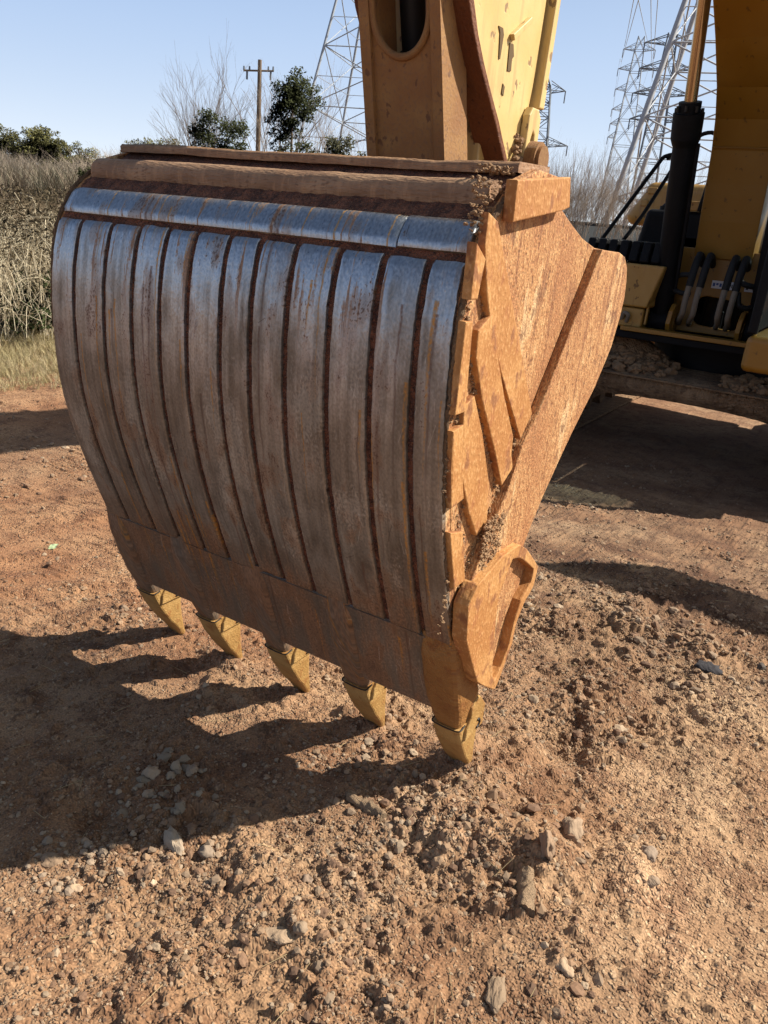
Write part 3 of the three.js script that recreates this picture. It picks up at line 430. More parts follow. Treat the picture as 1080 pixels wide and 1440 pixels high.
// stick: two side plates with a recessed body between them, and the bucket link in front of it
{
  const st = sub('stick', X); st.userData.label = 'yellow stick with scraped side plates and a curved lower edge';
  const plate = [[-2.66, 1.69], [-2.56, 1.70], [-2.515, 1.745], [-2.46, 1.80], [-2.405, 1.857], [-2.33, 1.925], [-2.267, 1.985], [-2.21, 2.05], [-2.165, 2.12], [-2.12, 2.22], [-2.08, 2.40], [-2.03, 2.80], [-2.00, 3.40], [-1.98, 4.2], [-2.02, 4.75], [-2.2, 5.0], [-2.5, 4.95], [-2.66, 4.4], [-2.72, 3.4], [-2.70, 2.6], [-2.685, 2.24], [-2.678, 2.04], [-2.655, 1.92]];
  for (const [a, b] of [[-1.240, -1.178], [-1.550, -1.490]]) {
    part('side_plate', slab(plate, a, b, 0.006), M.yellow, st);
    const o = b > -1.3 ? b : a, q = (d0, d1) => b > -1.3 ? [o + d0, o + d1] : [o - d1, o - d0];
    { const f = [[-2.575, 1.69], [-2.512, 1.745], [-2.457, 1.80], [-2.402, 1.857], [-2.327, 1.925], [-2.262, 1.985], [-2.205, 2.05], [-2.158, 2.12], [-2.112, 2.22], [-2.072, 2.40], [-2.022, 2.80], [-1.992, 3.40]], bk = f.map(p => [p[0] - 0.030, p[1] + 0.004]).reverse();
      part('front_edge', rough(slab([...f, ...bk], b > -1.3 ? a - 0.028 : a - 0.004, b > -1.3 ? b + 0.004 : b + 0.028, 0.004), 0.0015, 20, 4), M.edge, st); }
    part('pin_lug', slab([[-2.70, 1.70], [-2.60, 1.70], [-2.605, 1.90], [-2.625, 1.925], [-2.675, 1.925], [-2.70, 1.90]], ...q(0.002, 0.030), 0.005, [[[-2.667, 1.815], [-2.655, 1.795], [-2.64, 1.80], [-2.637, 1.83], [-2.648, 1.855], [-2.664, 1.845]]]), M.yellow, st);
    part('rear_flange', slab([[-2.72, 1.93], [-2.678, 1.93], [-2.70, 2.24], [-2.715, 2.6], [-2.735, 3.4], [-2.76, 3.4], [-2.745, 2.6], [-2.735, 2.24]], ...q(-0.05, 0.028), 0.004), M.yellow, st);
    // bracket, and flat dark pieces painting the shade of slots and a hole
    part('bracket', slab([[-2.44, 2.095], [-2.555, 2.165], [-2.56, 2.15], [-2.45, 2.080]], ...q(0.001, 0.016), 0.002), M.yellow, st);
    part('slot', slab([[-2.452, 2.00], [-2.478, 2.003], [-2.474, 2.035], [-2.486, 2.045], [-2.472, 2.075], [-2.446, 2.073]], ...q(0.0005, 0.003), 0), M.recess, st);
    part('slot', slab([[-2.358, 2.10], [-2.372, 2.085], [-2.384, 2.02], [-2.392, 2.02], [-2.398, 2.085], [-2.388, 2.10]], ...q(0.0005, 0.003), 0), M.recess, st);
    part('bolt_hole_shade', slab([[-2.43, 1.935], [-2.445, 1.93], [-2.447, 1.955], [-2.433, 1.962]], ...q(0.0005, 0.003), 0), M.recess, st);
  }
  part('inner_web', box(-1.355, -1.245, 1.66, 2.34, -2.62, -2.46, 0.008), M.yellow, st);
  part('stick_body', box(-1.49, -1.238, 2.34, 4.8, -2.68, -2.14, 0.008), M.yellow, st);
  part('pivot_pin', merge([bar(V(-1.62, 1.77, -2.655), V(-1.10, 1.77, -2.655), 0.045, 0.045, 20), bar(V(-1.150, 1.77, -2.655), V(-1.112, 1.77, -2.655), 0.058, 0.056, 20)]), M.link, st);
  { const gs = []; for (let i = 0; i < 40; i++) { const g = shard(rr(0.005, 0.016)); g.translate(-1.185 + rr(0, 0.025), rr(1.70, 1.84) , rr(-2.66, -2.56)); gs.push(g); } const o = part('caked_soil', merge(gs), M.mud, st); o.userData.kind = 'stuff'; }
  // bucket link: leans towards the viewer as it rises
  const lk = sub('bucket_link', X); lk.userData.label = 'worn brown-yellow link plate with an oval hole';
  const zf = y => -2.20 + (y - 1.70) * 0.27, W = y => 0.134 - (y - 1.7) * 0.012;
  const sh = new THREE.Shape(); const pt = (x, y) => [x, y];
  sh.moveTo(-W(1.60), 1.60); sh.lineTo(W(1.60), 1.60); sh.lineTo(W(2.6), 2.60); sh.lineTo(-W(2.6), 2.60);
  const hole = new THREE.Path(); hole.moveTo(0.092, 2.34); hole.lineTo(0.090, 2.09); for (let k = 1; k <= 14; k++) { const t = -k / 14 * Math.PI; hole.lineTo(0.090 * Math.cos(t) - 0.002, 2.09 + 0.105 * Math.sin(t)); } hole.lineTo(-0.092, 2.34); for (let k = 1; k < 14; k++) { const t = Math.PI - k / 14 * Math.PI; hole.lineTo(0.09 * Math.cos(t), 2.34 + 0.09 * Math.sin(t)); }
  sh.holes.push(hole);
  const lean = (g, d) => { const p = g.attributes.position; for (let i = 0; i < p.count; i++) p.setZ(i, p.getZ(i) + zf(p.getY(i)) + d); g.translate(-1.36, 0, 0); g.computeVertexNormals(); return boxUV(g); };
  part('face_plate', lean(clean(new THREE.ExtrudeGeometry(sh, { depth: 0.03, bevelEnabled: false, curveSegments: 12 })), -0.045), M.link, lk);
  for (const s of [-1, 1]) { const g = clean(new THREE.BoxGeometry(0.034, 1.0, 0.15, 1, 12, 1)); const p = g.attributes.position; for (let i = 0; i < p.count; i++) { p.setY(i, p.getY(i) + 2.1); p.setX(i, p.getX(i) + s * (W(p.getY(i)) - 0.012)); } part('side_flange', rough(lean(g, -0.075), 0.0015, 30, 4), M.link, lk); }
  { const o = []; const r = 0.011; for (let k = 0; k <= 20; k++) { const t = -k / 20 * Math.PI; const y = 2.09 + 0.108 * Math.sin(t); o.push(V(-1.36 + 0.094 * Math.cos(t), y, zf(y) - 0.013)); } o.unshift(V(-1.265, 2.34, zf(2.34) - 0.013)); o.push(V(-1.455, 2.34, zf(2.34) - 0.013)); part('hole_rim', tube(o, r, 60, 8), M.link, lk); }
  part('link_pin', bar(V(-1.57, 1.69, -2.27), V(-1.15, 1.69, -2.27), 0.04, 0.04, 18), M.dark, lk);
  // bucket cylinder rod behind the hole, leading up out of view
  const bc = sub('bucket_cylinder', X); part('rod', bar(V(-1.43, 1.95, -2.34), V(-1.40, 3.6, -1.80), 0.040, 0.040, 20), M.dark, bc); part('rod_eye', bar(V(-1.47, 1.97, -2.34), V(-1.39, 1.97, -2.34), 0.075, 0.075, 20), M.dark, bc); part('barrel', bar(V(-1.36, 3.6, -1.80), V(-1.36, 5.2, -1.75), 0.075, 0.075, 20), M.black, bc);
}
// boom
{
  const low = [[-7.66, 1.45], [-7.58, 1.75], [-7.52, 2.05], [-7.46, 2.30], [-7.35, 2.52], [-7.17, 2.72], [-6.80, 2.98], [-6.40, 3.22], [-5.6, 3.72], [-4.8, 4.15], [-4.0, 4.40], [-3.0, 4.45], [-2.2, 4.42]], high = [[-1.98, 4.60], [-2.1, 4.85], [-2.8, 5.0], [-4.0, 5.06], [-5.0, 4.92], [-5.8, 4.55], [-6.6, 3.98], [-7.3, 3.40], [-7.75, 2.85], [-7.95, 2.2], [-8.02, 1.55], [-7.85, 1.36]];
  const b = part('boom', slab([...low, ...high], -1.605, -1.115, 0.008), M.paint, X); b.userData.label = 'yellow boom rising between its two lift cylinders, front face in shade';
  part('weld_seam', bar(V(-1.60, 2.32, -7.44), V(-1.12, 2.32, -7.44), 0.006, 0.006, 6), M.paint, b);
  const fk = [[-2.45, 4.3], [-1.85, 4.35], [-1.8, 4.9], [-2.4, 5.1]];
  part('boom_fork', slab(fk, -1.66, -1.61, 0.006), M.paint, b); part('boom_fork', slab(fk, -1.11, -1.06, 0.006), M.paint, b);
  // lift cylinders
  for (const x of [-1.765, -0.935]) {
    const c = sub('lift_cylinder', X), a = V(x, 0.86, -7.60), e = V(x, 3.45, -6.86), at = t => a.clone().lerp(e, t);
    part('barrel', merge([bar(at(0), at(0.64), 0.093, 0.093, 28)]), M.black, c);
    part('gland', merge([bar(at(0.555), at(0.575), 0.098, 0.118, 28), bar(at(0.575), at(0.645), 0.118, 0.122, 28), bar(at(0.645), at(0.675), 0.088, 0.088, 28)]), M.black, c);
    for (let k = 0; k < 8; k++) { const t = k * Math.PI / 4, o = V(Math.cos(t) * 0.104, 0, Math.sin(t) * 0.104); part('gland_bolt', bar(at(0.643).add(o), at(0.658).add(o), 0.013, 0.013, 6), M.dark, c); }
    part('rod', bar(at(0.66), e, 0.050, 0.050, 28), M.chrome, c);
    part('foot_eye', merge([bar(V(x - 0.08, 0.86, -7.60), V(x + 0.08, 0.86, -7.60), 0.125, 0.125, 24)]), M.black, c);
    part('rod_eye', bar(V(x - 0.07, 3.45, -6.86), V(x + 0.07, 3.45, -6.86), 0.1, 0.1, 20), M.black, c);
    part('feed_pipe', tube([at(0.10).add(V(0.10, 0, 0.05)), at(0.35).add(V(0.115, 0, 0.05)), at(0.56).add(V(0.12, 0, 0.05))], 0.016, 20, 8), M.black, c);
  }
  part('lift_pin', bar(V(-2.0, 3.45, -6.86), V(-0.72, 3.45, -6.86), 0.05, 0.05, 16), M.dark, X);
}
// upper frame with its front plate, cylinder brackets, hoses and stickers
{
  const uf = sub('upper_frame', X);
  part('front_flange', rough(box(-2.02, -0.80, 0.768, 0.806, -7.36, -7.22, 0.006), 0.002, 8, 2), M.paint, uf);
  part('floor_plate', box(-2.75, 0.15, 0.70, 0.766, -9.9, -7.26, 0.01), M.black, uf);
  const sh = new THREE.Shape([[-1.92, 0.79], [-0.80, 0.79], [-0.80, 1.52], [-1.92, 1.52]].map(p => new THREE.Vector2(...p)));
  const h = new THREE.Path(); h.moveTo(-1.44, 0.86); h.quadraticCurveTo(-1.53, 0.88, -1.52, 0.99); h.lineTo(-1.50, 1.06); h.quadraticCurveTo(-1.48, 1.12, -1.40, 1.12); h.lineTo(-1.16, 1.10); h.quadraticCurveTo(-1.06, 1.09, -1.065, 1.02); h.lineTo(-1.08, 0.93); h.quadraticCurveTo(-1.10, 0.85, -1.18, 0.845); sh.holes.push(h);
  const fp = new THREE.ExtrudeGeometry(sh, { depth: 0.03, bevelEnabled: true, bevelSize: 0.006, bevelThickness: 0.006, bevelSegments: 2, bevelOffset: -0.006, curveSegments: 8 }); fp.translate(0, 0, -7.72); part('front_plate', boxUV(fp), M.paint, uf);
  part('swing_motor', merge([bar(V(-1.30, 0.80, -7.95), V(-1.30, 1.20, -7.95), 0.16, 0.14, 20), box(-1.36, -1.26, 0.80, 1.0, -7.80, -7.74, 0.01)]), M.black, uf);
  part('inner_wall', box(-1.95, -0.75, 0.80, 1.60, -8.30, -8.20, 0), M.black, uf);
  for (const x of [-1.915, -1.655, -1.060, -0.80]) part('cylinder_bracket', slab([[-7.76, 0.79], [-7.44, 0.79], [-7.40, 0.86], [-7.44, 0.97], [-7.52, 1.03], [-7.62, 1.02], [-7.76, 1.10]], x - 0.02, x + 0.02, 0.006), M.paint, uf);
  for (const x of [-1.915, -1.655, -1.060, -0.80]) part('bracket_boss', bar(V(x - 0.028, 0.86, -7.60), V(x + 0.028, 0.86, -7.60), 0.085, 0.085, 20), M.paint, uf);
  const hose = (x, y0, y1, dx) => { const g = sub('hydraulic_hose', uf); part('sleeve', tube([V(x, 1.22, -7.40), V(x - 0.004, 1.10, -7.38), V(x - 0.012, 0.97, -7.41), V(x - 0.05 + dx, 0.90, -7.52), V(x - 0.08 + dx, 0.86, -7.66)], 0.026, 30, 8), M.sleeve, g); part('fitting', tube([V(x, 1.20, -7.40), V(x + 0.006, 1.33, -7.42), V(x + 0.010, 1.42, -7.46), V(x + 0.012, 1.47, -7.52)], 0.033, 20, 10), M.rubber, g); part('elbow', tube([V(x + 0.012, 1.47, -7.50), V(x + 0.012, 1.45, -7.60), V(x + 0.012, 1.38, -7.70)], 0.028, 12, 8), M.rubber, g); };
  for (const [x, d] of [[-1.535, 0], [-1.445, 0], [-1.235, 0.03], [-1.150, 0.03]]) hose(x, 1, 1, d);
  part('hose_loop', tube([V(-1.52, 1.30, -7.42), V(-1.62, 1.29, -7.44), V(-1.68, 1.27, -7.50), V(-1.78, 1.28, -7.66)], 0.022, 20, 8), M.rubber, uf);
  part('hose_loop', tube([V(-1.52, 1.13, -7.44), V(-1.62, 1.14, -7.44), V(-1.72, 1.17, -7.52), V(-1.80, 1.2, -7.68)], 0.022, 20, 8), M.rubber, uf);
  part('hose_loop', tube([V(-1.16, 1.29, -7.42), V(-1.08, 1.26, -7.43), V(-1.0, 1.25, -7.50), V(-0.90, 1.27, -7.66)], 0.024, 20, 8), M.rubber, uf);
  part('hose_loop', tube([V(-1.13, 1.19, -7.44), V(-1.10, 1.09, -7.42), V(-1.03, 1.07, -7.46), V(-0.96, 1.12, -7.56)], 0.024, 20, 8), M.rubber, uf);
  for (const [x0, x1] of [[-1.405, -1.30], [-1.27, -1.215], [-1.125, -1.02]]) { const s = part('warning_label', box(x0, x1, 1.195, 1.262, -7.690, -7.681, 0), M.sticker, uf); const m = []; for (let k = 0; k < 3; k++) m.push(box(x0 + 0.01 + k * (x1 - x0 - 0.02) / 3, x0 + 0.01 + (k + 0.7) * (x1 - x0 - 0.02) / 3, 1.212 + 0.012 * (k % 2), 1.242, -7.6805, -7.6785, 0)); part('label_print', merge(m), x0 < -1.35 ? M.blueInk : M.inkDark, s); }
}
// toolbox with its ribbed step, tank, rails and hood on the left of the picture
{
  const tb = sub('tool_box', X);
  part('upper_box', boxUV((() => { const g = clean(new RoundedBoxGeometry(0.74, 0.37, 0.85, 3, 0.02)); const p = g.attributes.position; for (let i = 0; i < p.count; i++) { const y = p.getY(i); if (p.getX(i) > 0.2 && p.getZ(i) > 0) p.setX(i, p.getX(i) - (0.185 - y) * 0.26); } g.translate(-2.115, 1.160, -7.72); g.computeVertexNormals(); return g; })()), M.works, tb);
  part('lower_box', box(-2.49, -1.865, 0.79, 0.968, -8.1, -7.32, 0.02), M.works, tb);
  part('corner_post', box(-1.852, -1.835, 0.83, 1.10, -7.40, -7.35, 0.004), M.works, tb);
  part('tow_eye', tube([V(-2.05, 0.86, -7.31), V(-2.02, 0.92, -7.27), V(-1.98, 0.90, -7.27), V(-2.0, 0.84, -7.31)], 0.018, 16, 8), M.sleeve, tb);
  const st = sub('step', X);
  part('step_tread', box(-2.52, -1.80, 1.36, 1.44, -8.0, -7.42, 0.015), M.black, st);
  for (let i = 0; i < 7; i++) part('rib', boxUV((() => { const g = clean(new RoundedBoxGeometry(0.082, 0.185, 0.085, 2, 0.02)); g.rotateX(-0.28); g.translate(-2.47 + i * 0.1015, 1.438 , -7.415); return g; })()), M.black, st);
  for (let i = 0; i < 7; i++) part('tread_cleat', box(-2.505 + i * 0.1015, -2.435 + i * 0.1015, 1.44, 1.535, -7.98, -7.46, 0.012), M.black, st);
  const tank = sub('fuel_tank', X);
  part('tank_body', boxUV((() => { const g = clean(new RoundedBoxGeometry(0.92, 0.98, 1.1, 3, 0.06)); const p = g.attributes.position; for (let i = 0; i < p.count; i++) if (p.getX(i) < 0 && p.getY(i) > 0) p.setX(i, p.getX(i) + 0.13); g.translate(-1.93, 1.35, -8.75); g.computeVertexNormals(); return g; })()), M.black, tank);
  part('filler_cap', merge([bar(V(-2.08, 1.83, -8.35), V(-2.08, 1.875, -8.35), 0.085, 0.085, 24), bar(V(-2.08, 1.875, -8.35), V(-2.08, 1.90, -8.35), 0.07, 0.05, 24)]), M.black, tank);
  part('trim', box(-1.98, -1.63, 1.845, 1.93, -8.28, -8.20, 0.008), M.works, tank);
  const hd = sub('engine_hood', X);
  part('hood_shell', boxUV((() => { const g = clean(new RoundedBoxGeometry(1.9, 0.46, 0.85, 4, 0.10)); const p = g.attributes.position; for (let i = 0; i < p.count; i++) if (p.getX(i) < -0.4 && p.getY(i) > 0) p.setX(i, p.getX(i) + 0.16); g.translate(-1.86, 1.93, -9.82); g.computeVertexNormals(); return g; })()), M.works, hd);
  part('air_slot', box(-2.60, -2.50, 2.03, 2.10, -9.40, -9.375, 0.01), M.works, hd); part('air_slot', box(-2.66, -2.58, 1.90, 1.97, -9.40, -9.375, 0.01), M.works, hd);
  part('exhaust_guard', tube([V(-1.70, 2.08, -9.2), V(-1.66, 2.06, -9.1), V(-1.655, 1.80, -9.0)], 0.022, 12, 8), M.black, hd);
  part('counterweight', boxUV(new RoundedBoxGeometry(2.5, 1.0, 0.5, 4, 0.2).translate(-1.3, 1.3, -10.05)), M.works, X);
  part('house_side', box(-2.5, 0.1, 0.77, 1.66, -9.85, -9.32, 0.02), M.black, X);
  // hand rails
  const rl = (pts, r = 0.019) => part('hand_rail', tube(pts, r, 60, 8), M.black, X);
  rl([V(-2.47, 1.50, -7.62), V(-2.30, 1.86, -7.74), V(-2.135, 2.205, -7.86), V(-2.10, 2.27, -7.88), V(-2.03, 2.295, -7.89), V(-1.93, 2.30, -7.89), V(-1.80, 2.30, -7.89)]);
  rl([V(-2.34, 1.50, -7.85), V(-2.22, 1.78, -8.0), V(-2.06, 2.20, -8.12), V(-2.03, 2.27, -8.14), V(-1.95, 2.42, -8.18), V(-1.88, 2.50, -8.20), V(-1.80, 2.52, -8.20), V(-1.74, 2.50, -8.20), V(-1.715, 2.44, -8.2), V(-1.73, 2.1, -8.2), V(-1.76, 1.84, -8.2)]);
  rl([V(-1.945, 2.295, -7.89), V(-1.935, 2.22, -7.90), V(-2.0, 1.95, -8.05), V(-2.03, 1.83, -8.15)], 0.016);
  rl([V(-2.06, 2.26, -7.88), V(-2.02, 2.30, -8.0), V(-1.99, 2.33, -8.15)], 0.017);
}
// cab: stands right of the boom, its lower corner and window edge in view
{
  const cb = sub('cab', X), x0 = -0.835, x1 = 0.20, z0 = -6.30, z1 = -8.4;
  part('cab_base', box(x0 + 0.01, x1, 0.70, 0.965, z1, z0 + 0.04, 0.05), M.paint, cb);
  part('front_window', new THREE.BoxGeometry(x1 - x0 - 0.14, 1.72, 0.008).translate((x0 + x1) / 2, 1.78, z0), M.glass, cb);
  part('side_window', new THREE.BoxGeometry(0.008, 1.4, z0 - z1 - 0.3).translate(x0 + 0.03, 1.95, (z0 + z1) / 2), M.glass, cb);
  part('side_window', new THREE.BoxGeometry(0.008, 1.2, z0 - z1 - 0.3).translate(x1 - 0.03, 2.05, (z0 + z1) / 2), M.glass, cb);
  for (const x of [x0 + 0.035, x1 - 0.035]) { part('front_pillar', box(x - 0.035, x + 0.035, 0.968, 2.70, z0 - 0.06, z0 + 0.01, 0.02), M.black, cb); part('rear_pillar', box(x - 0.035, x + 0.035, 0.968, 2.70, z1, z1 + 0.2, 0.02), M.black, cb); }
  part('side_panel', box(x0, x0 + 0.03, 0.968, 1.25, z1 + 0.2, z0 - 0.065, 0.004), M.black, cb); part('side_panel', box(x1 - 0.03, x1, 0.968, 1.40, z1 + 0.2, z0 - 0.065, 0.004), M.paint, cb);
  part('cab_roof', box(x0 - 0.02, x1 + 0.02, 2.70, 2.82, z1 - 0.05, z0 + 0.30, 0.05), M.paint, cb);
  part('seat', merge([box(-0.55, -0.10, 1.2, 1.36, -8.0, -7.5, 0.05), box(-0.55, -0.10, 1.3, 2.05, -8.12, -7.98, 0.05)]), M.black, cb);
}
// undercarriage
{
  const G = -0.30, uc = sub('undercarriage', X);
  const arch = t => { const a = 0.150 - 0.0 * t; return a + 0.055 * Math.sin(Math.PI * clamp(t)) - 0.075 * sstep(0.2, 0, t) - 0.06 * sstep(0.75, 1, t); };
  // cross frame with arched belly between the tracks
  const g = grid(60, 26, (a, b) => { const x = mix(-2.5, -0.22, a), lo = arch(a), hi = 0.40 - 0.03 * Math.abs(a - 0.5); let y, z; if (b < 0.55) { const t = b / 0.55; y = mix(lo, hi, t); z = -7.24 + 0.05 * Math.sin(t * Math.PI) + 0.012 * gn(x * 9, y * 9, 181); } else { const t = (b - 0.55) / 0.45; y = hi + t * 0.05; z = -7.24 - t * 0.7; } return V(x, y + 0.006 * gn(x * 14, z * 14, 182), z); }, (a, b, q) => [q.x, q.y + q.z]);
  const u = grid(60, 3, (a, b) => V(mix(-2.5, -0.22, a), arch(a) + 0.0 + 0.0005, -7.24 - b * 1.9), (a, b, q) => [q.x, q.z]);
  part('cross_frame', merge([g, u]), M.mud, uc);
  part('edge_lip', rough(box(-2.5, -0.22, 0.372, 0.388, -7.24, -7.165, 0.004), 0.004, 10, 6), M.mud, uc);
  part('swing_ring', merge([bar(V(-1.30, 0.42, -8.45), V(-1.30, 0.70, -8.45), 0.66, 0.66, 40)]), M.black, uc);
  { const gs = []; for (let i = 0; i < 420; i++) { const t = rnd(), q = shard(0.01 + 0.05 * Math.pow(rnd(), 2)); const xx = rnd() < 0.6 ? mix(-2.42, -1.55, Math.pow(t, 1.3)) : mix(-1.1, -0.3, t); const back = rr(0.02, 0.5); q.translate(xx, 0.41 + back * 0.45 * sstep(-1.45, -2.2, xx) + 0.1 * back, -7.25 - back); gs.push(q); } for (let i = 0; i < 90; i++) { const q = shard(rr(0.008, 0.025)); q.translate(mix(-1.1, -0.3, rnd()), rr(0.25, 0.37), -7.2); gs.push(q); } const o = part('piled_soil', merge(gs), M.mud, uc); o.userData.kind = 'stuff'; 
    part('soil_heap', grid(40, 12, (a, b) => { const x = mix(-2.5, -1.40, a), z = -7.28 - b * 0.62; return V(x, 0.40 + 0.30 * sstep(0, 0.7, b) * sstep(1, 0.35, a) + 0.03 * gn(x * 9, z * 9, 185) + 0.02 * gn(x * 24, z * 24, 186), z); }, (a, b, q) => [q.x, q.z]), M.mud, uc); }
  const shoe0 = (() => { const p = merge([box(-0.30, 0.30, -0.012, 0.012, -0.092, 0.092, 0), box(-0.295, 0.295, 0.012, 0.032, -0.075, -0.058, 0), box(-0.295, 0.295, 0.012, 0.028, -0.01, 0.008, 0), box(-0.295, 0.295, 0.012, 0.028, 0.06, 0.078, 0)]); return p; })();
  for (const cx of [-2.63, 0.0]) {
    const tk = sub('crawler_track', X), r = 0.36, zf = -6.55, zb = -9.9, Lh = zf - zb, N = 48, per = 2 * Lh + 2 * Math.PI * r;
    for (let i = 0; i < N; i++) {
      let s = i / N * per, y, z, a; const y0 = G + 0.035, cy = y0 + r;
      if (s < Lh) { z = zf - s; y = y0; a = Math.PI; } else if (s < Lh + Math.PI * r) { const t = (s - Lh) / r; z = zb - Math.sin(t) * r; y = cy - Math.cos(t) * r; a = Math.PI + t; } else if (s < 2 * Lh + Math.PI * r) { z = zb + (s - Lh - Math.PI * r); y = y0 + 2 * r; a = 0; } else { const t = (s - 2 * Lh - Math.PI * r) / r; z = zf + Math.sin(t) * r; y = cy + Math.cos(t) * r; a = t; }
      const m = part('track_shoe', shoe0, M.mud, tk); m.position.set(cx, y, z); m.rotation.x = a;
    }
    part('track_frame', box(cx - 0.16, cx + 0.16, G + 0.18, G + 0.62, zb + 0.2, zf - 0.2, 0.03), M.mud, tk);
    part('front_idler', bar(V(cx - 0.08, G + 0.395, zf), V(cx + 0.08, G + 0.395, zf), 0.32, 0.32, 28), M.mud, tk);
    part('drive_sprocket', bar(V(cx - 0.08, G + 0.395, zb), V(cx + 0.08, G + 0.395, zb), 0.32, 0.32, 18), M.mud, tk);
    for (let k = 0; k < 7; k++) part('track_roller', bar(V(cx - 0.13, G + 0.15, zf - 0.35 - k * 0.46), V(cx + 0.13, G + 0.15, zf - 0.35 - k * 0.46), 0.09, 0.09, 14), M.mud, tk);
  }
}

// ---------------------------------------------------------------- loose soil, stones and litter
const clodMats = ['#8e6c50', '#9c7c5e', '#7a5a42', '#a68c70', '#8c7866'].map((c, i) => plain('clod_soil_' + i, c, 0.97));
{
  const geos = []; for (let i = 0; i < 7; i++) { let g = mergeVertices((() => { const q = new THREE.IcosahedronGeometry(1, i % 3 ? 1 : 0); q.deleteAttribute('uv'); q.deleteAttribute('normal'); return q; })()); const p = g.attributes.position; for (let k = 0; k < p.count; k++) { const f = rr(0.72, 1.18); p.setXYZ(k, p.getX(k) * f * 1.1, p.getY(k) * f * 0.72, p.getZ(k) * f); } g = g.toNonIndexed(); g.computeVertexNormals(); geos.push(g); }
  const all = geos.map(() => []); const q = new THREE.Quaternion(), e = new THREE.Euler(), mt = new THREE.Matrix4(), col = new THREE.Color();
  const put = (x, z, s, c) => { e.set(rr(-0.6, 0.6), rr(0, 6.28), rr(-0.6, 0.6)); q.setFromEuler(e); const y = ground(x, z) + s * 0.12; all[(rnd() * 7) | 0].push([new THREE.Matrix4().compose(V(x, y, z), q, V(s * rr(0.8, 1.3), s * rr(0.7, 1.1), s * rr(0.8, 1.2))), c]); };
  const tones = [[0.25, 0.155, 0.092], [0.29, 0.19, 0.115], [0.22, 0.13, 0.078], [0.33, 0.245, 0.165], [0.27, 0.19, 0.125], [0.17, 0.10, 0.062]];
  const tone = (m) => { const t = tones[(rnd() * 6) | 0], k = rr(0.75, 1.15); return [t[0] * k, t[1] * k, t[2] * k]; };
  for (let i = 0; i < 460000; i++) {
    const r = 0.75 + 6.2 * Math.pow(rnd(), 1.7), a = (31.1 + rr(-40, 40)) * Math.PI / 180, x = -Math.sin(a) * r, z = -Math.cos(a) * r;
    const m = clodMask(x, z), cl = clamp(0.38 + 1.5 * gn(x * 3.4, z * 3.4, 191) + 0.8 * gn(x * 10, z * 10, 192)); if (rnd() > 0.035 + 0.85 * m * cl) continue;
    put(x, z, Math.min(0.014, 0.00105 * (1 + 0.3 * r) / Math.pow(rnd() * 0.985 + 0.015, 0.5) * (0.6 + 0.6 * m)), tone(m));
  }
  const heaps = [[-1.38, -1.22, 0.14, 60, 0.016, [0.33, 0.25, 0.17]], [-1.22, -1.05, 0.10, 40, 0.014, 0], [-1.36, -0.88, 0.10, 26, 0.015, [0.36, 0.27, 0.19]], [-0.62, -1.55, 0.22, 130, 0.015, 0], [-0.40, -1.68, 0.12, 60, 0.016, 0], [-0.80, -1.03, 0.10, 40, 0.015, 0], [-1.12, -1.45, 0.25, 60, 0.012, 0], [-0.95, -1.62, 0.20, 70, 0.013, 0], [-1.06, -1.84, 0.10, 50, 0.013, 0], [-0.25, -1.34, 0.16, 40, 0.014, 0], [-0.55, -2.25, 0.2, 60, 0.018, 0], [-0.30, -2.95, 0.25, 60, 0.02, 0], [-0.70, -3.4, 0.5, 140, 0.02, 0], [-4.0, -2.8, 0.6, 80, 0.022, 0]];
  for (const [hx, hz, hr, n, s, c] of heaps) for (let i = 0; i < n; i++) { const a = rr(0, 6.28), r = hr * Math.sqrt(rnd()); put(hx + r * Math.cos(a), hz + r * Math.sin(a), s * (0.2 + 1.1 * Math.pow(rnd(), 2.4)), c ? (k => c.map(v => v * k * 0.85))(rr(0.75, 1.1)) : tone(1)); }
  const grp = new THREE.Group(); grp.name = 'loose_soil'; grp.userData = { label: 'loose crumbs and clods of brown soil scattered over the ground', category: 'loose soil', kind: 'stuff' }; scene.add(grp);
  const m = new THREE.MeshStandardMaterial({ color: 0xffffff, roughness: 0.97 }); m.name = 'clod_soil';
  geos.forEach((g, k) => { const im = new THREE.InstancedMesh(g, m, all[k].length); all[k].forEach(([mm, c], i) => { im.setMatrixAt(i, mm); im.setColorAt(i, col.setRGB(...c)); }); im.name = 'clod'; im.userData.kind = 'stuff'; im.castShadow = im.receiveShadow = true; grp.add(im); });
  console.log('clods', all.reduce((s, a) => s + a.length, 0));
}
const stoneM = (r, g, b) => { const m = new THREE.MeshStandardMaterial({ color: new THREE.Color().setRGB(r, g, b), roughness: 0.95, bumpMap: mudT.bumpMap, bumpScale: 0.006 }); m.name = 'stone'; return m; };
function stone(name, label, cat, x, z, r, sd, c, sc = [1, 0.75, 1], rot = 0, sink = 0.75) { let g = lump(r * 0.72, sd, 1, 3, 0.55); rough(g, r * 0.22, 1.6 / r, sd); g.scale(...sc); g.rotateY(rot); const o = solo(name, g, stoneM(...c), label, cat); o.position.set(x, ground(x, z) + r * sc[1] * (1 - sink) * 0.6, z); return o; }
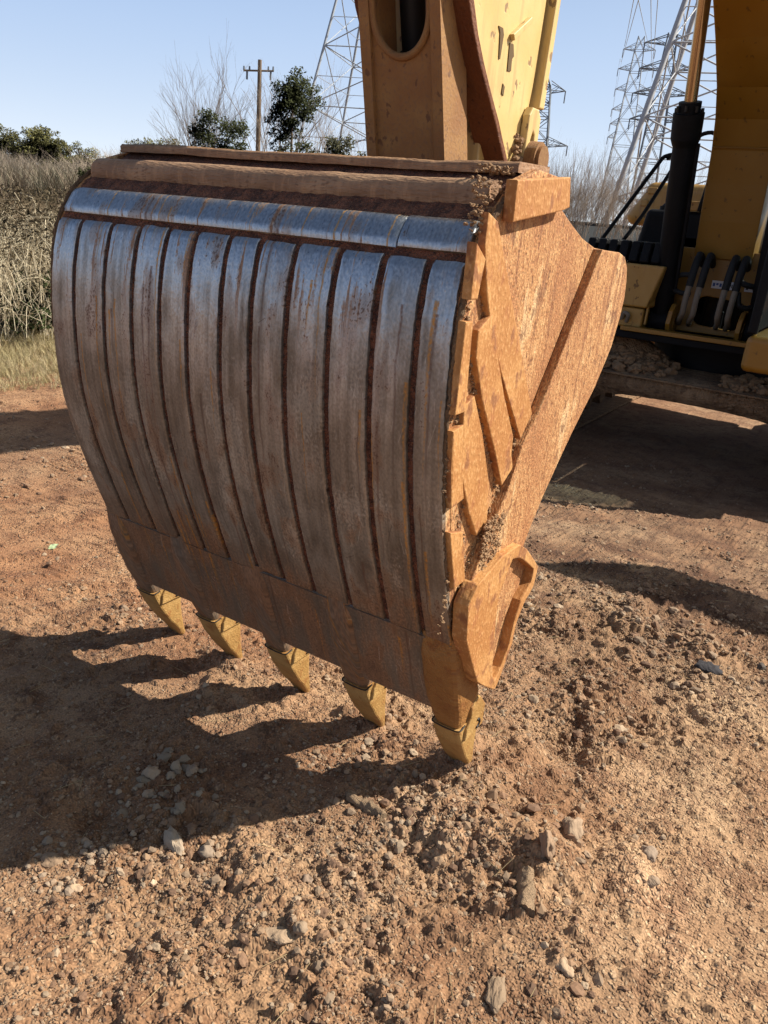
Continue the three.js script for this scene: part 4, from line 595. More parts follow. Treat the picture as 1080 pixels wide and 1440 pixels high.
{ // soil core: a short broken cylinder on its side
  const core = (label, x, z, L, R, ang, pitch, sd) => { const g = rough(rough(new THREE.CylinderGeometry(R, R * 0.88, L, 30, 18), 0.016, 22, sd), 0.007, 75, sd + 2); g.scale(1, 1, 0.75); g.rotateZ(Math.PI / 2 + pitch); g.rotateY(ang); const o = solo('soil_core', g, stoneM(0.33, 0.225, 0.135), label, 'clod'); o.position.set(x, ground(x, z) + R * 0.3, z); };
  core('short tan log-shaped clod standing out in sunlit soil, lower right', -0.385, -1.475, 0.115, 0.030, 1.95, 0.10, 3);
  core('long tan log-shaped clod at the edge of the bucket shadow', -0.86, -1.475, 0.13, 0.023, -0.15, 0.05, 8);
  stone('clod', 'upright narrow clod just behind the short log-shaped clod', 'clod', -0.385, -1.60, 0.042, 5, [0.27, 0.18, 0.115], [0.6, 1.1, 1.2], 0.5, 0.5);
  stone('clod', 'pointed clod at the top of the ridge right of the front tooth', 'clod', -0.36, -1.74, 0.045, 15, [0.31, 0.22, 0.145], [0.8, 0.9, 1.1], 0.2, 0.5);
  stone('black_lump', 'small shiny black lump lying alone on pale soil at right', 'lump', -0.235, -2.915, 0.055, 21, [0.03, 0.028, 0.032], [1.2, 0.55, 0.9], 0.4);
  stone('stone', 'small dark stone farther right than the black lump', 'stone', -0.06, -3.1, 0.022, 23, [0.08, 0.065, 0.055], [1, 0.8, 1]);
  stone('stone', 'largest pale grey stone of the heap in the bucket shadow', 'stone', -1.435, -1.215, 0.032, 31, [0.345, 0.249, 0.167], [1.1, 0.75, 0.9], 0.3);
  stone('stone', 'pale flat stone just below the largest one in the shadow heap', 'stone', -1.39, -1.165, 0.022, 33, [0.338, 0.243, 0.163], [1.2, 0.6, 0.9], 0.9);
  stone('stone', 'pale grey stone of the shadow heap nearest the teeth', 'stone', -1.36, -1.30, 0.026, 35, [0.312, 0.225, 0.151], [1.1, 0.65, 0.9], 1.9);
  stone('stone', 'reddish stone in sunlight left of the pale pebbles', 'stone', -1.40, -0.86, 0.030, 41, [0.247, 0.167, 0.106], [1.2, 0.7, 0.8], 0.7);
  stone('stone', 'flat cream stone below the pale pebbles at lower left', 'stone', -1.285, -0.845, 0.022, 43, [0.405, 0.289, 0.187], [1.2, 0.5, 0.8], 0.2);
  stone('stone', 'white pebble alone in the sun below the shadow edge', 'stone', -1.14, -0.96, 0.011, 45, [0.552, 0.401, 0.272]);
  stone('stone', 'grey stone leaning on a cream slab at bottom centre', 'stone', -0.755, -1.045, 0.022, 47, [0.280, 0.202, 0.134], [1, 0.9, 0.9], 0.6);
  stone('stone', 'broad cream slab of hard soil at bottom centre', 'stone', -0.79, -1.015, 0.038, 49, [0.340, 0.241, 0.156], [1.2, 0.35, 0.8], 0.4);
  stone('stone', 'cream wedge stone near the bottom edge, right of centre', 'stone', -0.235, -1.345, 0.028, 51, [0.371, 0.265, 0.173], [1.2, 0.5, 0.8], -0.5);
  stone('stone', 'dark grey stone topped with white dust at lower right', 'stone', -0.165, -1.80, 0.034, 53, [0.267, 0.199, 0.145], [0.9, 0.8, 1], 0.3);
  stone('stone', 'grey stone set in the white dusty patch', 'stone', -0.135, -1.715, 0.026, 55, [0.293, 0.212, 0.144], [1, 0.6, 1], 1.3);
  stone('stone', 'flat soil slab standing at the bottom edge right of centre', 'stone', -0.335, -1.20, 0.05, 57, [0.238, 0.167, 0.107], [0.6, 0.35, 1.2], 0.25);
  stone('clod', 'round clod in the sun near the bottom centre', 'clod', -0.84, -1.18, 0.02, 59, [0.24, 0.17, 0.12]);
  stone('clod', 'curled pale clod lying across the shadow edge', 'clod', -1.19, -1.075, 0.042, 61, [0.36, 0.28, 0.20], [1.5, 0.5, 0.6], -0.35);
  stone('clod', 'round grey-brown clod right of the curled pale clod', 'clod', -1.10, -1.10, 0.026, 63, [0.25, 0.19, 0.14]);
  const p = grid(6, 4, (a, b) => V((a - 0.5) * 0.045, 0.006 * gn(a * 3, b * 3, 195) + 0.004, (b - 0.5) * 0.035)); const o = solo('paper_scrap', p, plain('pale_paper', 0xc9dca6, 0.8), 'tiny pale green paper scrap on the soil at left', 'litter'); o.position.set(-2.96, ground(-2.96, -1.98) + 0.008, -1.98); o.rotation.set(0.35, 0.4, 0.15);
}
// stones lodged along the field side, and twigs, each lying on the soil
{ const gs = []; for (let i = 0; i < 120; i++) { const r = 1.0 + 3.2 * rnd(), a = (31 + rr(-30, 30)) * Math.PI / 180, x = -Math.sin(a) * r, z = -Math.cos(a) * r, L = rr(0.02, 0.09), t = rr(0, 6.28), y = ground(x, z) + 0.006; gs.push(bar(V(x, y, z), V(x + L * Math.cos(t), ground(x + L * Math.cos(t), z + L * Math.sin(t)) + 0.008, z + L * Math.sin(t)), 0.0011, 0.0007, 4)); } const o = solo('straw', merge(gs), plain('straw', 0xa08c68, 0.9), 'thin bits of dry straw and twig strewn over the soil', 'straw'); o.userData.kind = 'stuff'; }

{ // added board on two posts, just right of the view, placed to shade the soil
  const B = thing('added_shade_board', 'added board on two posts out of view, placed to shade the soil', 'board', [2.2, 0, -5.45]);
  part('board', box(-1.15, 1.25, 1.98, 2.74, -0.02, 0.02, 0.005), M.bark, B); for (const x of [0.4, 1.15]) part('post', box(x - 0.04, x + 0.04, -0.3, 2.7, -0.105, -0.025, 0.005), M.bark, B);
}

// ---------------------------------------------------------------- plants
const leafMat = (name, r, g, b) => { const m = new THREE.MeshPhysicalMaterial({ color: new THREE.Color().setRGB(r, g, b), roughness: 1, transmission: 0.5, thickness: 0, side: THREE.DoubleSide, vertexColors: true }); m.name = name; return m; };
const LEAF = { deep: leafMat('deep_green_leaf', 0.33, 0.40, 0.22), olive: leafMat('olive_leaf', 0.42, 0.44, 0.22), pale: leafMat('grey_green_leaf', 0.44, 0.47, 0.32), ivy: leafMat('ivy_leaf', 0.30, 0.42, 0.2) };
const STRAW = leafMat('dry_straw', 0.42, 0.34, 0.21), STRAW2 = leafMat('dead_leaf', 0.50, 0.43, 0.33), TWIG = plain('twig_bark', 0x83766a, 0.95), TWIG2 = plain('pale_twig', 0x9c8f80, 0.95), TRUNK = M.bark;
function leaves(n, size, spot, shade = [0.75, 1.5]) {                // n folded leaves at spot() -> [Vector3, clump tone]
  const P = new Float32Array(n * 18), N = new Float32Array(n * 18), C = new Float32Array(n * 18), a = V(), b = V(), nn = V();
  for (let i = 0; i < n; i++) {
    const [c, t] = spot(i); const th = rr(0, 6.283), ph = Math.acos(rr(-1, 1)); nn.set(Math.sin(ph) * Math.cos(th), Math.abs(Math.cos(ph)) + 0.3, Math.sin(ph) * Math.sin(th)).normalize();
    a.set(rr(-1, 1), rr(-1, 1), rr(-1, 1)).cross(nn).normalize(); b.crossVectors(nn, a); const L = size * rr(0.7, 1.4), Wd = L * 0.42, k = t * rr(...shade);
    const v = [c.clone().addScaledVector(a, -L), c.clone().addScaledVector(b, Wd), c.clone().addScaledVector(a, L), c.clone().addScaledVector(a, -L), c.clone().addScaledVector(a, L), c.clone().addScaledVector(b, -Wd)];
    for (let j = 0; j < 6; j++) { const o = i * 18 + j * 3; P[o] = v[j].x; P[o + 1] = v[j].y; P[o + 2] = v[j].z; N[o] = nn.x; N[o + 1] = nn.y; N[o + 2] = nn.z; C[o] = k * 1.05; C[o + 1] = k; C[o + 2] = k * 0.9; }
  }
  const g = new THREE.BufferGeometry(); g.setAttribute('position', new THREE.BufferAttribute(P, 3)); g.setAttribute('normal', new THREE.BufferAttribute(N, 3)); g.setAttribute('uv', new THREE.BufferAttribute(new Float32Array(n * 12), 2)); g.setAttribute('color', new THREE.BufferAttribute(C, 3)); return g;
}
function clumps(list) { const w = []; let s = 0; for (const c of list) { s += c[3] ** 3; w.push(s); } return () => { const r = rnd() * s; let i = 0; while (w[i] < r) i++; const c = list[i], d = V(rr(-1, 1), rr(-1, 1), rr(-1, 1)).normalize().multiplyScalar(c[3] * Math.pow(rnd(), 0.42)); d.y *= 0.8; return [V(c[0] + d.x, c[1] + d.y, c[2] + d.z), c[4]]; }; }
function branching(h, spread, depth, lean = 0, stems = 1, thick = 0.02) {   // a bare tree: tapered three-sided twigs, trunk apart
  const tr = [], tw = [];
  const grow = (p, d, L, r, k) => { const e = p.clone().addScaledVector(d, L); (k === depth ? tr : tw).push(bar(p, e, r, r * 0.72, k > depth - 2 ? 6 : 3)); if (k === 0) return; const n = k === depth ? 3 + ((rnd() * 2) | 0) : 2 + ((rnd() * 2) | 0); for (let i = 0; i < n; i++) { const q = d.clone().add(V(rr(-1, 1), rr(-0.25, 0.5), rr(-1, 1)).multiplyScalar(spread)).normalize(); grow(i ? p.clone().lerp(e, rr(0.45, 1)) : e, q, L * rr(0.58, 0.86), r * rr(0.5, 0.7), k - 1); } };
  for (let s = 0; s < stems; s++) grow(V(rr(-0.1, 0.1) * stems * 0.4, -0.1, rr(-0.1, 0.1) * stems * 0.4), V(rr(-1, 1) * (lean + 0.05 * stems), 1, rr(-1, 1) * (lean + 0.05 * stems)).normalize(), h * 0.32, h * thick * (stems > 1 ? 0.7 : 1), depth);
  return [merge(tr), merge(tw)];
}
function bareTree(name, label, x, z, y, h, o = {}) { const t = thing(name, label, 'tree', [x, y, z], o.group); const [a, b] = branching(h, o.spread || 0.55, o.depth || 5, o.lean || 0, o.stems || 1, o.thick || 0.018); part('trunk', a, o.m || TWIG, t); part('branches', b, o.m || TWIG, t); t.rotation.y = rr(0, 6); return t; }
const at = (o, x, y, z, s, label, turn) => { const c = o.clone(); c.name = numbered(o.name.replace(/_\d+$/, '')); c.position.set(x, y, z); c.scale.set(s[0], s[1], s[0]); c.rotation.y = turn; c.userData = { ...o.userData }; if (label) c.userData.label = label; scene.add(c); return c; };
function leafyTree(name, label, x, z, y, list, trunks, mat, n, size, group) { const t = thing(name, label, 'tree', [x, y, z], group); part('trunk', merge(trunks.map(([a, b, r0, r1]) => bar(V(...a), V(...b), r0, r1, 7))), TRUNK, t); part('crown', leaves(n, size, clumps(list)), mat, t); return t; }
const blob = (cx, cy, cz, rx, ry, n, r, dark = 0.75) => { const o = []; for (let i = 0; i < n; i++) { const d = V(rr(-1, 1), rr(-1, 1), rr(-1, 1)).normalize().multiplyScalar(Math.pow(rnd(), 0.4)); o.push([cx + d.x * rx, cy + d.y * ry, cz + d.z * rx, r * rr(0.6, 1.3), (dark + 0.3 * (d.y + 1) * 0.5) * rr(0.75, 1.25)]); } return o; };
// tall airy evergreen beside the pole, low round ones beside it
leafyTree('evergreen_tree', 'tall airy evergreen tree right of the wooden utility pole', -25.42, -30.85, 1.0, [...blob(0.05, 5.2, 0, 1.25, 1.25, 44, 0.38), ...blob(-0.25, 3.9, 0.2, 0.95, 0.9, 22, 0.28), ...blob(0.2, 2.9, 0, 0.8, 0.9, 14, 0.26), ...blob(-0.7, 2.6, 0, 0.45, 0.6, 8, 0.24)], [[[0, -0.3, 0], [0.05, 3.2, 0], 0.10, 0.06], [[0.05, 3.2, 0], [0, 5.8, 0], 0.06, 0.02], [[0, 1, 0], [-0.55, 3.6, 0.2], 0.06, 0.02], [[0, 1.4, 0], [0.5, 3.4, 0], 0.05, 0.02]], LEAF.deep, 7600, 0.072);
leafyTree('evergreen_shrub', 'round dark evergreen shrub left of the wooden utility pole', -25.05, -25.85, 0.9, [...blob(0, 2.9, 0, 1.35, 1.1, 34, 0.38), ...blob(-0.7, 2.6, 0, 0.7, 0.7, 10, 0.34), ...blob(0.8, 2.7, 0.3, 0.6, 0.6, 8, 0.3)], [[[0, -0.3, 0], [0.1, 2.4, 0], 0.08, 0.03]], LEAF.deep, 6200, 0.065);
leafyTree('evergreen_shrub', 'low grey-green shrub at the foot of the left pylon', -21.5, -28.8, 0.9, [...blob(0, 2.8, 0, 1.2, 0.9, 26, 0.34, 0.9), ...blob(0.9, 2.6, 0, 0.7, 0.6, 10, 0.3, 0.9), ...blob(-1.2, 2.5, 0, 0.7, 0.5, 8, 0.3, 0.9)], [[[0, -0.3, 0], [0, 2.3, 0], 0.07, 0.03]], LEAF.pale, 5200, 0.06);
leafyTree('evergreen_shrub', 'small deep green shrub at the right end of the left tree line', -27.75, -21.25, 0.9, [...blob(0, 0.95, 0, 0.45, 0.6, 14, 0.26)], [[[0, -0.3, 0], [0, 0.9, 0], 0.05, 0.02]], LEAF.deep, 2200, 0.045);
{ // tree line at the left: one built, the rest copies
  const L = 'olive green evergreen tree in the far line at the left', G = 'evergreen trees of the far tree line';
  const spots = [[-96, -57, 6.6, 'leftmost evergreen crown of the far tree line'], [-92.6, -59.4, 7.1, 'tallest evergreen crown at the left of the far tree line'], [-91.7, -60.7, 6.2, 'narrow evergreen crown second in the far tree line'], [-90.7, -62.2, 7.0, 'broad evergreen crown in the middle of the far tree line'], [-89.6, -63.8, 6.9, 'evergreen crown right of the middle of the far tree line'], [-88.5, -65.3, 6.0, 'rightmost crown before the bare trees of the far tree line'], [-83.9, -71.1, 6.6, 'far evergreen top left of three above the bucket rim'], [-82.2, -73.0, 7.3, 'far evergreen top in the middle of three above the bucket rim'], [-80.8, -74.6, 7.2, 'far evergreen top right of three above the bucket rim'], [-94.4, -58.1, 5.6, 'low evergreen crown between the two leftmost of the far tree line'], [-87.4, -67.0, 5.2, 'low evergreen crown where the far tree line runs down to the right'], [-86.2, -68.6, 4.8, 'lowest evergreen crown of the far tree line, left of the bucket rim'], [-101, -63, 7.4, 'hazy evergreen crown behind the leftmost one of the far tree line'], [-97.5, -68, 7.6, 'hazy evergreen crown behind the middle of the far tree line']];
  const t0 = leafyTree('evergreen_tree', spots[0][3], spots[0][0], spots[0][1], 1.0, [...blob(0, 5.0, 0, 2.2, 1.8, 30, 0.8, 0.8), ...blob(0, 3.2, 0, 1.6, 1.2, 14, 0.7, 0.6)], [[[0, -0.5, 0], [0, 4.5, 0], 0.16, 0.06]], LEAF.olive, 5200, 0.13);
  const t1 = leafyTree('evergreen_tree', spots[1][3], spots[1][0], spots[1][1], 1.0, [...blob(0, 5.1, 0, 1.5, 1.9, 24, 0.8, 0.8), ...blob(0.3, 3.0, 0, 1.7, 1.0, 12, 0.7, 0.6)], [[[0, -0.5, 0], [0, 4.5, 0], 0.16, 0.06]], LEAF.olive, 5200, 0.13);
  spots.forEach(([x, z, h, lab], i) => { if (i < 2) return; at(i % 2 ? t0 : t1, x, 1.0, z, [rr(0.85, 1.2), h / 6.8], lab, rr(0, 6)); });
}
{ // bare trees: few built, many copies
  const c1 = bareTree('bare_tree', 'bare spreading tree left of the pole, tallest of its group', -29.3, -30.2, 0.9, 7.0, { stems: 4, lean: 0.16, spread: 0.42, depth: 5, thick: 0.008 });
  const c2 = bareTree('bare_tree', 'bare tree leaning left at the outer edge of the group by the pole', -30.3, -29.2, 0.9, 5.0, { stems: 3, lean: 0.25, spread: 0.42, depth: 5, thick: 0.008 });
  const c3 = bareTree('bare_tree', 'bare tree right behind the wooden utility pole', -27.6, -32.0, 0.9, 7.4, { stems: 4, lean: 0.12, spread: 0.42, depth: 5, thick: 0.008 });
  at(c1, -26.1, 0.9, -33.1, [0.9, 1.0], 'bare tree between the airy evergreen and the left pylon', 2.1); at(c2, -28.4, 0.9, -31.2, [1.0, 1.15], 'bare tree between the tallest bare one and the pole', 4.0);
  at(c1, -30.0, 0.9, -29.6, [1.0, 0.9], 'bare tree rising left of the round shrub above the bucket rim', 5.2); at(c3, -23.6, 0.9, -33.5, [0.8, 0.75], 'bare tree in front of the left pylon legs', 1.0);
  const L = 'pale bare tree among many along the foot of the far tree line', G = 'bare trees along the foot of the left tree line';
  const b1 = bareTree('bare_tree', L, -35.5, -22.4, 0.8, 2.9, { stems: 5, lean: 0.2, spread: 0.5, depth: 4, thick: 0.009, m: TWIG2, group: G }), b2 = bareTree('bare_tree', L, -35.1, -23.0, 0.8, 2.8, { stems: 4, lean: 0.2, spread: 0.45, depth: 4, thick: 0.009, m: TWIG2, group: G });
  for (let i = 0; i < 34; i++) { const t = i / 33, D = rr(38, 62) / 42, x = mix(-35.9, -30.8, t) + rr(-0.4, 0.4), z = mix(-21.6, -28.4, t) + rr(-0.4, 0.4); at(i % 2 ? b1 : b2, x * D, 0.95, z * D, [rr(0.9, 1.3) * D, (0.72 + 0.35 * sstep(0.4, 0.9, t)) * rr(0.85, 1.15) * D], null, rr(0, 6)); }
  const L2 = 'bare pale shrub among those behind the machine at right', G2 = 'bare shrubs behind the excavator';
  const s1 = bareTree('bare_shrub', L2, -8.9, -20.1, -0.1, 3.5, { stems: 5, lean: 0.14, spread: 0.42, depth: 5, thick: 0.006, group: G2 }), s2 = bareTree('bare_shrub', L2, -8.1, -20.5, -0.1, 3.7, { stems: 4, lean: 0.12, spread: 0.4, depth: 5, thick: 0.006, group: G2 });
  for (const [x, z, h] of [[-8.5, -20.3, 3.7], [-7.65, -20.6, 3.7], [-7.3, -20.8, 3.9], [-6.9, -20.9, 3.6], [-6.4, -21.0, 3.5], [-5.7, -21.2, 3.6], [-5.1, -21.4, 3.8], [-4.5, -21.5, 3.4], [-12.6, -29.4, 4.2], [-11.8, -29.7, 4.0], [-11.2, -29.9, 4.3], [-10.2, -30.3, 4.5], [-9.5, -30.5, 4.0], [-8.9, -30.7, 4.1], [-7.8, -31.0, 4.4], [-13.4, -29.0, 4.2], [-9.8, -25.0, 3.8], [-9.0, -25.4, 4.0]]) at(rnd() < 0.5 ? s1 : s2, x, -0.1, z, [rr(0.8, 1.1), h / 3.4], null, rr(0, 6));
}
{ // the near brush heap at the left: dead stems and straw with ivy at its foot
  const heap = thing('brush_heap', 'tangled heap of dry pale brush at the left edge', 'brush', [-7.45, 0.15, -5.0]);
  const gs = []; const arcs = (n, hmax, len, out, rad) => { for (let i = 0; i < n; i++) { const x = rr(-1.7, 0.75), z = rr(-1.1, 1.1), top = hmax * (1 - 0.55 * Math.pow(Math.abs(x + 0.3) / 1.6, 2)) * rr(0.35, 1.05), a = rr(0, 6.28), b = V(x, rr(-0.1, 0.5) * top, z), d = V(Math.cos(a) * len * rr(0.3, 1), 0, Math.sin(a) * len * rr(0.3, 1)); const mid = b.clone().addScaledVector(d, 0.5); mid.y = top; const e = b.clone().add(d); e.y = top * rr(0.45, 1.0) - out; gs.push(new THREE.TubeGeometry(new THREE.QuadraticBezierCurve3(b, mid, e), 5, rad * rr(0.5, 1.2), 3, false)); } };
  arcs(3600, 1.5, 0.6, 0.12, 0.0026); part('stems', merge(gs), plain('dead_stem', 0xd2c6aa, 0.95), heap);
  part('dry_leaves', leaves(20000, 0.02, () => { const x = rr(-1.7, 0.75), z = rr(-1.1, 1.1), h = 1.4 * (1 - 0.5 * Math.pow(Math.abs(x + 0.3) / 1.6, 2)); return [V(x, h * Math.pow(rnd(), 0.6), z), rr(0.7, 1.1)]; }), STRAW2, heap);
  const ivy = thing('ivy', 'dark green leafy creeper low in the brush heap', 'creeper', [-6.85, 0.15, -4.75]);
  part('leaves', leaves(4200, 0.022, clumps([...blob(-0.02, 0.36, 0.1, 0.42, 0.24, 16, 0.15, 0.8), ...blob(-0.5, 0.2, 0.4, 0.3, 0.2, 8, 0.13, 0.7)])), LEAF.ivy, ivy); part('stems', merge([bar(V(0, -0.1, 0), V(-0.1, 0.45, 0.1), 0.008, 0.004, 5), bar(V(-0.1, -0.1, 0.1), V(-0.35, 0.4, 0.3), 0.008, 0.004, 5)]), TWIG, ivy);
}
{ // grasses
  const blade = (h, w) => { const g = new THREE.BufferGeometry(), p = [], c = []; const seg = 3; for (let i = 0; i < seg; i++) { const t0 = i / seg, t1 = (i + 1) / seg, f = t => [t * t * 0.45 * h, t * h * (1 - 0.15 * t), w * (1 - t)]; const [x0, y0, w0] = f(t0), [x1, y1, w1] = f(t1); p.push(x0, y0, -w0, x0, y0, w0, x1, y1, w1, x0, y0, -w0, x1, y1, w1, x1, y1, -w1); for (let k = 0; k < 6; k++) c.push(1, 1, 1); } g.setAttribute('position', new THREE.Float32BufferAttribute(p, 3)); g.setAttribute('color', new THREE.Float32BufferAttribute(c, 3)); g.setAttribute('uv', new THREE.Float32BufferAttribute(new Float32Array(p.length / 3 * 2), 2)); g.computeVertexNormals(); return g; };
  const tuft = mergeGeometries(Array.from({ length: 9 }, () => { const g = blade(rr(0.5, 1), 0.012); g.rotateY(rr(0, 6.28)); g.translate(rr(-0.16, 0.16), 0, rr(-0.16, 0.16)); return g; }));
  const field = (name, label, n, spot, hs, cols) => { const im = new THREE.InstancedMesh(tuft, (() => { const m = new THREE.MeshPhysicalMaterial({ color: 0xffffff, roughness: 0.85, transmission: 0.2, thickness: 0, side: THREE.DoubleSide }); m.name = 'grass'; return m; })(), n), q = new THREE.Quaternion(), col = new THREE.Color(); for (let i = 0; i < n; i++) { const [x, z] = spot(), s = rr(...hs); q.setFromEuler(new THREE.Euler(rr(-0.3, 0.3), rr(0, 6.28), rr(-0.3, 0.3))); im.setMatrixAt(i, new THREE.Matrix4().compose(V(x, ground(x, z) - 0.01, z), q, V(s, s, s))); const c = cols[(rnd() * cols.length) | 0], k = rr(0.7, 1.2); im.setColorAt(i, col.setRGB(c[0] * k, c[1] * k, c[2] * k)); } im.name = name; im.castShadow = im.receiveShadow = true; im.userData = { label, category: 'grass', kind: 'stuff' }; scene.add(im); };
  const polar = (r0, r1, a0, a1, p = 1) => () => { const r = mix(r0, r1, Math.pow(rnd(), p)), a = rr(a0, a1) * Math.PI / 180; return [-Math.sin(a) * r, -Math.cos(a) * r]; };
  const edge = polar(6.2, 10.0, 49, 66);
  field('dry_grass', 'short dry yellow-green grass along the edge of the bare yard', 12000, () => { for (;;) { const p = edge(); const d = Math.hypot(...p); if (d > 6.7 + 1.3 * gn(p[0] * 1.1, p[1] * 1.1, 201) && rnd() < sstep(6.2, 7.8, d) + 0.05) return p; } }, [0.05, 0.17], [[0.42, 0.34, 0.17], [0.50, 0.41, 0.25], [0.40, 0.35, 0.18], [0.40, 0.34, 0.18]]);
  field('brown_grass', 'tall brown dead grass on the bank behind the brush', 16000, polar(11, 34, 46, 72, 1.3), [0.25, 0.6], [[0.24, 0.17, 0.10], [0.32, 0.24, 0.15], [0.19, 0.14, 0.09], [0.16, 0.15, 0.08]]);
  field('scrub', 'thick brown scrub growing under the far tree line at the left', 9000, polar(36, 64, 47, 70, 1.0), [1.1, 2.3], [[0.26, 0.20, 0.14], [0.32, 0.26, 0.19], [0.20, 0.16, 0.11], [0.17, 0.16, 0.10]]);
  field('rough_grass', 'rough pale grass on the ground behind the machine', 7000, polar(14, 34, 6, 28, 1.2), [0.25, 0.55], [[0.24, 0.18, 0.11], [0.30, 0.25, 0.16], [0.19, 0.17, 0.10]]);
}

// ---------------------------------------------------------------- pole, pylons, wires, shed
{
  const P = thing('utility_pole', 'wooden utility pole with one cross arm among the trees', 'utility pole', [-29.9, 0.8, -33.62]);
  part('pole', bar(V(0, -0.5, 0), V(0, 7.63, 0), 0.15, 0.10, 12), M.bark, P);
  part('cross_arm', bar(V(-0.62, 7.08, 0.52), V(0.55, 7.20, -0.45), 0.06, 0.06, 4), M.bark, P);
  for (const t of [0.02, 0.2, 0.82, 0.98]) { const x = mix(-0.62, 0.55, t), z = mix(0.52, -0.45, t), y = mix(7.08, 7.2, t); part('insulator', merge([bar(V(x, y, z), V(x, y + 0.2, z), 0.05, 0.04, 8)]), M.galvDark, P); }
  for (const t of [0.12, 0.9]) { const x = mix(-0.62, 0.55, t), z = mix(0.52, -0.45, t), y = mix(7.08, 7.2, t); part('hanging_insulator', merge([bar(V(x, y, z), V(x, y - 0.4, z), 0.05, 0.05, 8)]), M.galvDark, P); }
}
// lattice tower: levels [height, half width], arms [height, half length, depth]
function pylon(label, x, z, y, turn, levels, arms, bw, mat, group) {
  const T = thing('lattice_pylon', label, 'pylon', [x, y, z], group); T.rotation.y = turn;
  const beam = (a, b, w) => bar(a, b, w * 0.7, w * 0.7, 4), corner = (k, l) => V((k & 1 ? 1 : -1) * levels[l][1], levels[l][0], (k & 2 ? 1 : -1) * levels[l][1]);
  for (let k = 0; k < 4; k++) { const g = []; for (let l = 0; l < levels.length - 1; l++) g.push(beam(corner(k, l), corner(k, l + 1), bw * (l < levels.length / 2 ? 1 : 0.75))); part('leg', merge(g), mat, T); }
  const faces = [[0, 1], [1, 3], [3, 2], [2, 0]];
  for (const [a, b] of faces) { const g = []; for (let l = 0; l < levels.length - 1; l++) { const w = bw * (bw === 0.155 ? 0.30 : 0.40); g.push(beam(corner(a, l), corner(b, l + 1), w), beam(corner(b, l), corner(a, l + 1), w)); if (l > 0) g.push(beam(corner(a, l), corner(b, l), w)); const m0 = corner(a, l).lerp(corner(b, l + 1), 0.5), m1 = corner(a, l).lerp(corner(a, l + 1), 0.5), m2 = corner(b, l).lerp(corner(b, l + 1), 0.5); if (levels[l][1] > bw * 4) g.push(beam(m0, m1, w * 0.6), beam(m0, m2, w * 0.6)); } part('bracing', merge(g), mat, T); }
  for (const [h, L, d] of arms) { const hw = (() => { for (let l = 0; l < levels.length - 1; l++) if (levels[l + 1][0] >= h) return mix(levels[l][1], levels[l + 1][1], (h - levels[l][0]) / (levels[l + 1][0] - levels[l][0])); return levels[levels.length - 1][1]; })(); for (const s of [-1, 1]) { const g = [], tip = V(s * L, h + d * 0.15, 0), w = bw * 0.5; const b4 = [V(s * hw, h, -hw), V(s * hw, h, hw), V(s * hw, h + d, -hw), V(s * hw, h + d, hw)]; for (const p of b4) g.push(beam(p, tip, w)); const n = Math.max(2, Math.round((L - hw) / (d * 1.1))); for (let i = 0; i < n; i++) { const t = i / n, u = (i + 1) / n; for (const [p, q] of [[0, 2], [1, 3], [0, 1]]) { const A = b4[p].clone().lerp(tip, t), B = b4[q].clone().lerp(tip, u); g.push(beam(A, B, w * 0.6)); } } part('cross_arm', merge(g), mat, T); part('insulator_string', merge([bar(tip, tip.clone().add(V(0, -d * 1.3, 0)), bw * 0.5, bw * 0.5, 6)]), mat, T); } }
  return T;
}
pylon('grey lattice pylon rising behind the airy evergreen and the stick', -33.0, -50.2, 1.0, 0.35, [[0, 5.5], [3.2, 4.95], [7, 4.25], [10.6, 3.55], [14, 2.9], [17.5, 2.35], [21, 1.7], [25, 1.3], [29, 1.1], [33, 0.9]], [[25, 6, 1.6], [29.5, 5, 1.4]], 0.13, M.galv);
pylon('dark lattice pylon top right of the stick with two drooping arms', -67.2, -156.2, 0, 0.35, [[0, 4.4], [5, 3.9], [9.5, 3.4], [14, 2.9], [18, 2.5], [22, 2.2], [24.5, 1.95], [27.2, 1.75], [28.9, 1.0]], [[17.2, 6.5, 1.4], [26.6, 4.6, 1.6]], 0.26, M.galvDark);
pylon('large pale lattice pylon whose slanting leg crosses behind the lift cylinder', -7.3, -37.2, 0, 0.2, [[0, 4.35], [3.0, 3.85], [6.0, 3.35], [8.6, 2.9], [11, 2.5], [14, 2.0], [17, 1.55], [20, 1.2], [24, 1.0]], [[20, 5, 1.5], [24, 4, 1.2]], 0.155, M.galvPale);
pylon('dark lattice pylon with four long arms behind the pale pylon leg', -29.9, -105.9, 0, 0.28, [[0, 1.7], [3.5, 1.55], [7, 1.4], [10.5, 1.25], [14, 1.1], [17, 0.95], [20, 0.8], [22.5, 0.65], [24.5, 0.5]], [[15.2, 3.2, 0.9], [18.0, 3.4, 0.9], [20.7, 3.1, 0.9], [23.4, 3.0, 0.9]], 0.17, M.galvDark);
pylon('faint distant lattice pylon with several short arms, leftmost at right', -57.4, -181.1, 0, 0.28, [[0, 3.6], [5, 3.2], [10, 2.8], [15, 2.4], [20, 2.05], [25, 1.7], [30, 1.4], [34, 1.15], [38, 0.9], [40.5, 0.6]], [[21.4, 3.4, 1.1], [24.0, 3.4, 1.1], [26.8, 3.5, 1.1], [30.6, 3.5, 1.1], [34.4, 3.6, 1.1], [38.0, 3.2, 1.2]], 0.2, M.galv);
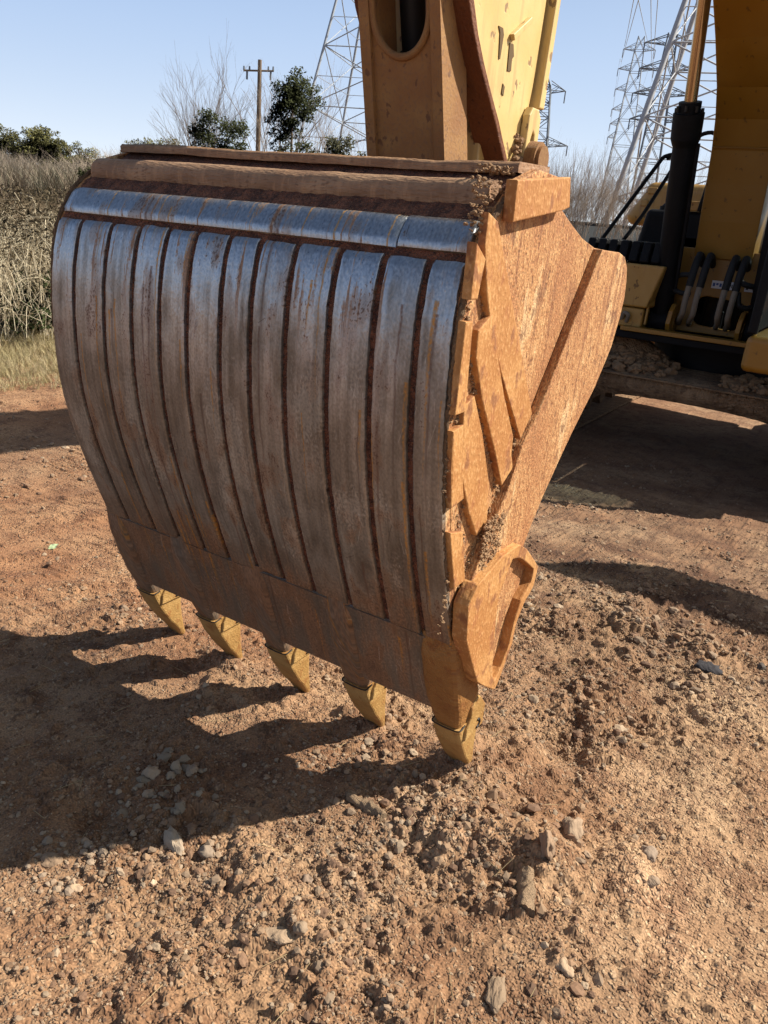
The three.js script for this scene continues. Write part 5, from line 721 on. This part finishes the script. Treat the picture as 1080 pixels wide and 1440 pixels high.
{ const wire = (label, a, b, c, r) => { const g = new THREE.TubeGeometry(new THREE.CatmullRomCurve3([V(...a), V(...b).lerp(V(...a), 0.5).add(V(0, -0.8, 0)), V(...b), V(...b).lerp(V(...c), 0.5).add(V(0, -2.2, 0)), V(...c)]), 40, r, 4, false); solo('power_line', g, M.galv, label, 'power line', 'power lines of the distant pylons'); };
  const labs = ['leftmost thin power line slanting up from the faint pylon', 'third thin power line from the left above the faint pylon', 'fourth thin power line from the left, nearest the dark pylon', 'rightmost thin power line, running down past the dark pylon', 'second thin power line from the left above the faint pylon']; let wi = 0;
  for (const [a, b, c] of [[[-14.24, 12.29, -42.69], [-60.4, 38.0, -180.2], [-134.4, 33.6, -397.9]], [[-13.92, 12.30, -42.79], [-54.6, 38.0, -182], [-128.2, 36.2, -400]], [[-13.42, 12.31, -42.95], [-53.9, 34.0, -182.2], [-123.5, 38, -401.4]], [[-13.14, 12.32, -43.04], [-53.6, 30.6, -182.3], [-122, 34, -402]], [[-14.05, 12.3, -42.75], [-60.8, 34.4, -180], [-132.8, 29.6, -398.5]]]) { const A = V(...a), B = V(...b), e = A.clone().sub(B).normalize().multiplyScalar(22).add(A); wire(labs[wi++], e.toArray(), b, c, 0.02); } }
{ // low shed with a grey tiled roof behind the bare shrubs
  const S = thing('shed', 'low shed with dark grey tiled roof beyond the yard at right', 'shed', [-7.2, -0.1, -25.2]);
  S.rotation.y = 0.28;
  part('wall', box(-2.2, 4.2, -0.3, 1.30, -1.9, 1.2, 0.02), plain('grey_wall', 0x8a847a, 0.9), S);
  const roofM = plain('grey_tile', 0x22272a, 0.85), rows = 9, g = [];
  for (let j = 0; j < rows; j++) for (let i = 0; i < 44; i++) { const t = new THREE.BoxGeometry(0.155, 0.03, 0.26); t.rotateX(0.36 + 0.05); t.translate(-2.4 + i * 0.157, 1.25 + j * 0.076, 1.45 - j * 0.2); g.push(t); }
  const o = part('roof_tiles', merge(g), roofM, S); o.userData.kind = 'stuff'; part('ridge', bar(V(-2.5, 1.95, -0.38), V(4.6, 1.95, -0.38), 0.08, 0.08, 10), roofM, S); part('rear_roof', box(-2.4, 4.5, 1.6, 1.64, -2.0, -0.4, 0), roofM, S);
}

// ---------------------------------------------------------------- draw
scene.updateMatrixWorld(true);
const renderer = new THREE.WebGLRenderer({ antialias: true });
renderer.setSize(768, 1024);
renderer.shadowMap.enabled = true; renderer.shadowMap.type = THREE.PCFSoftShadowMap;
renderer.toneMapping = THREE.LinearToneMapping; renderer.toneMappingExposure = EXPOSURE;
scene.environmentIntensity = 1;
renderer.render(scene, camera);
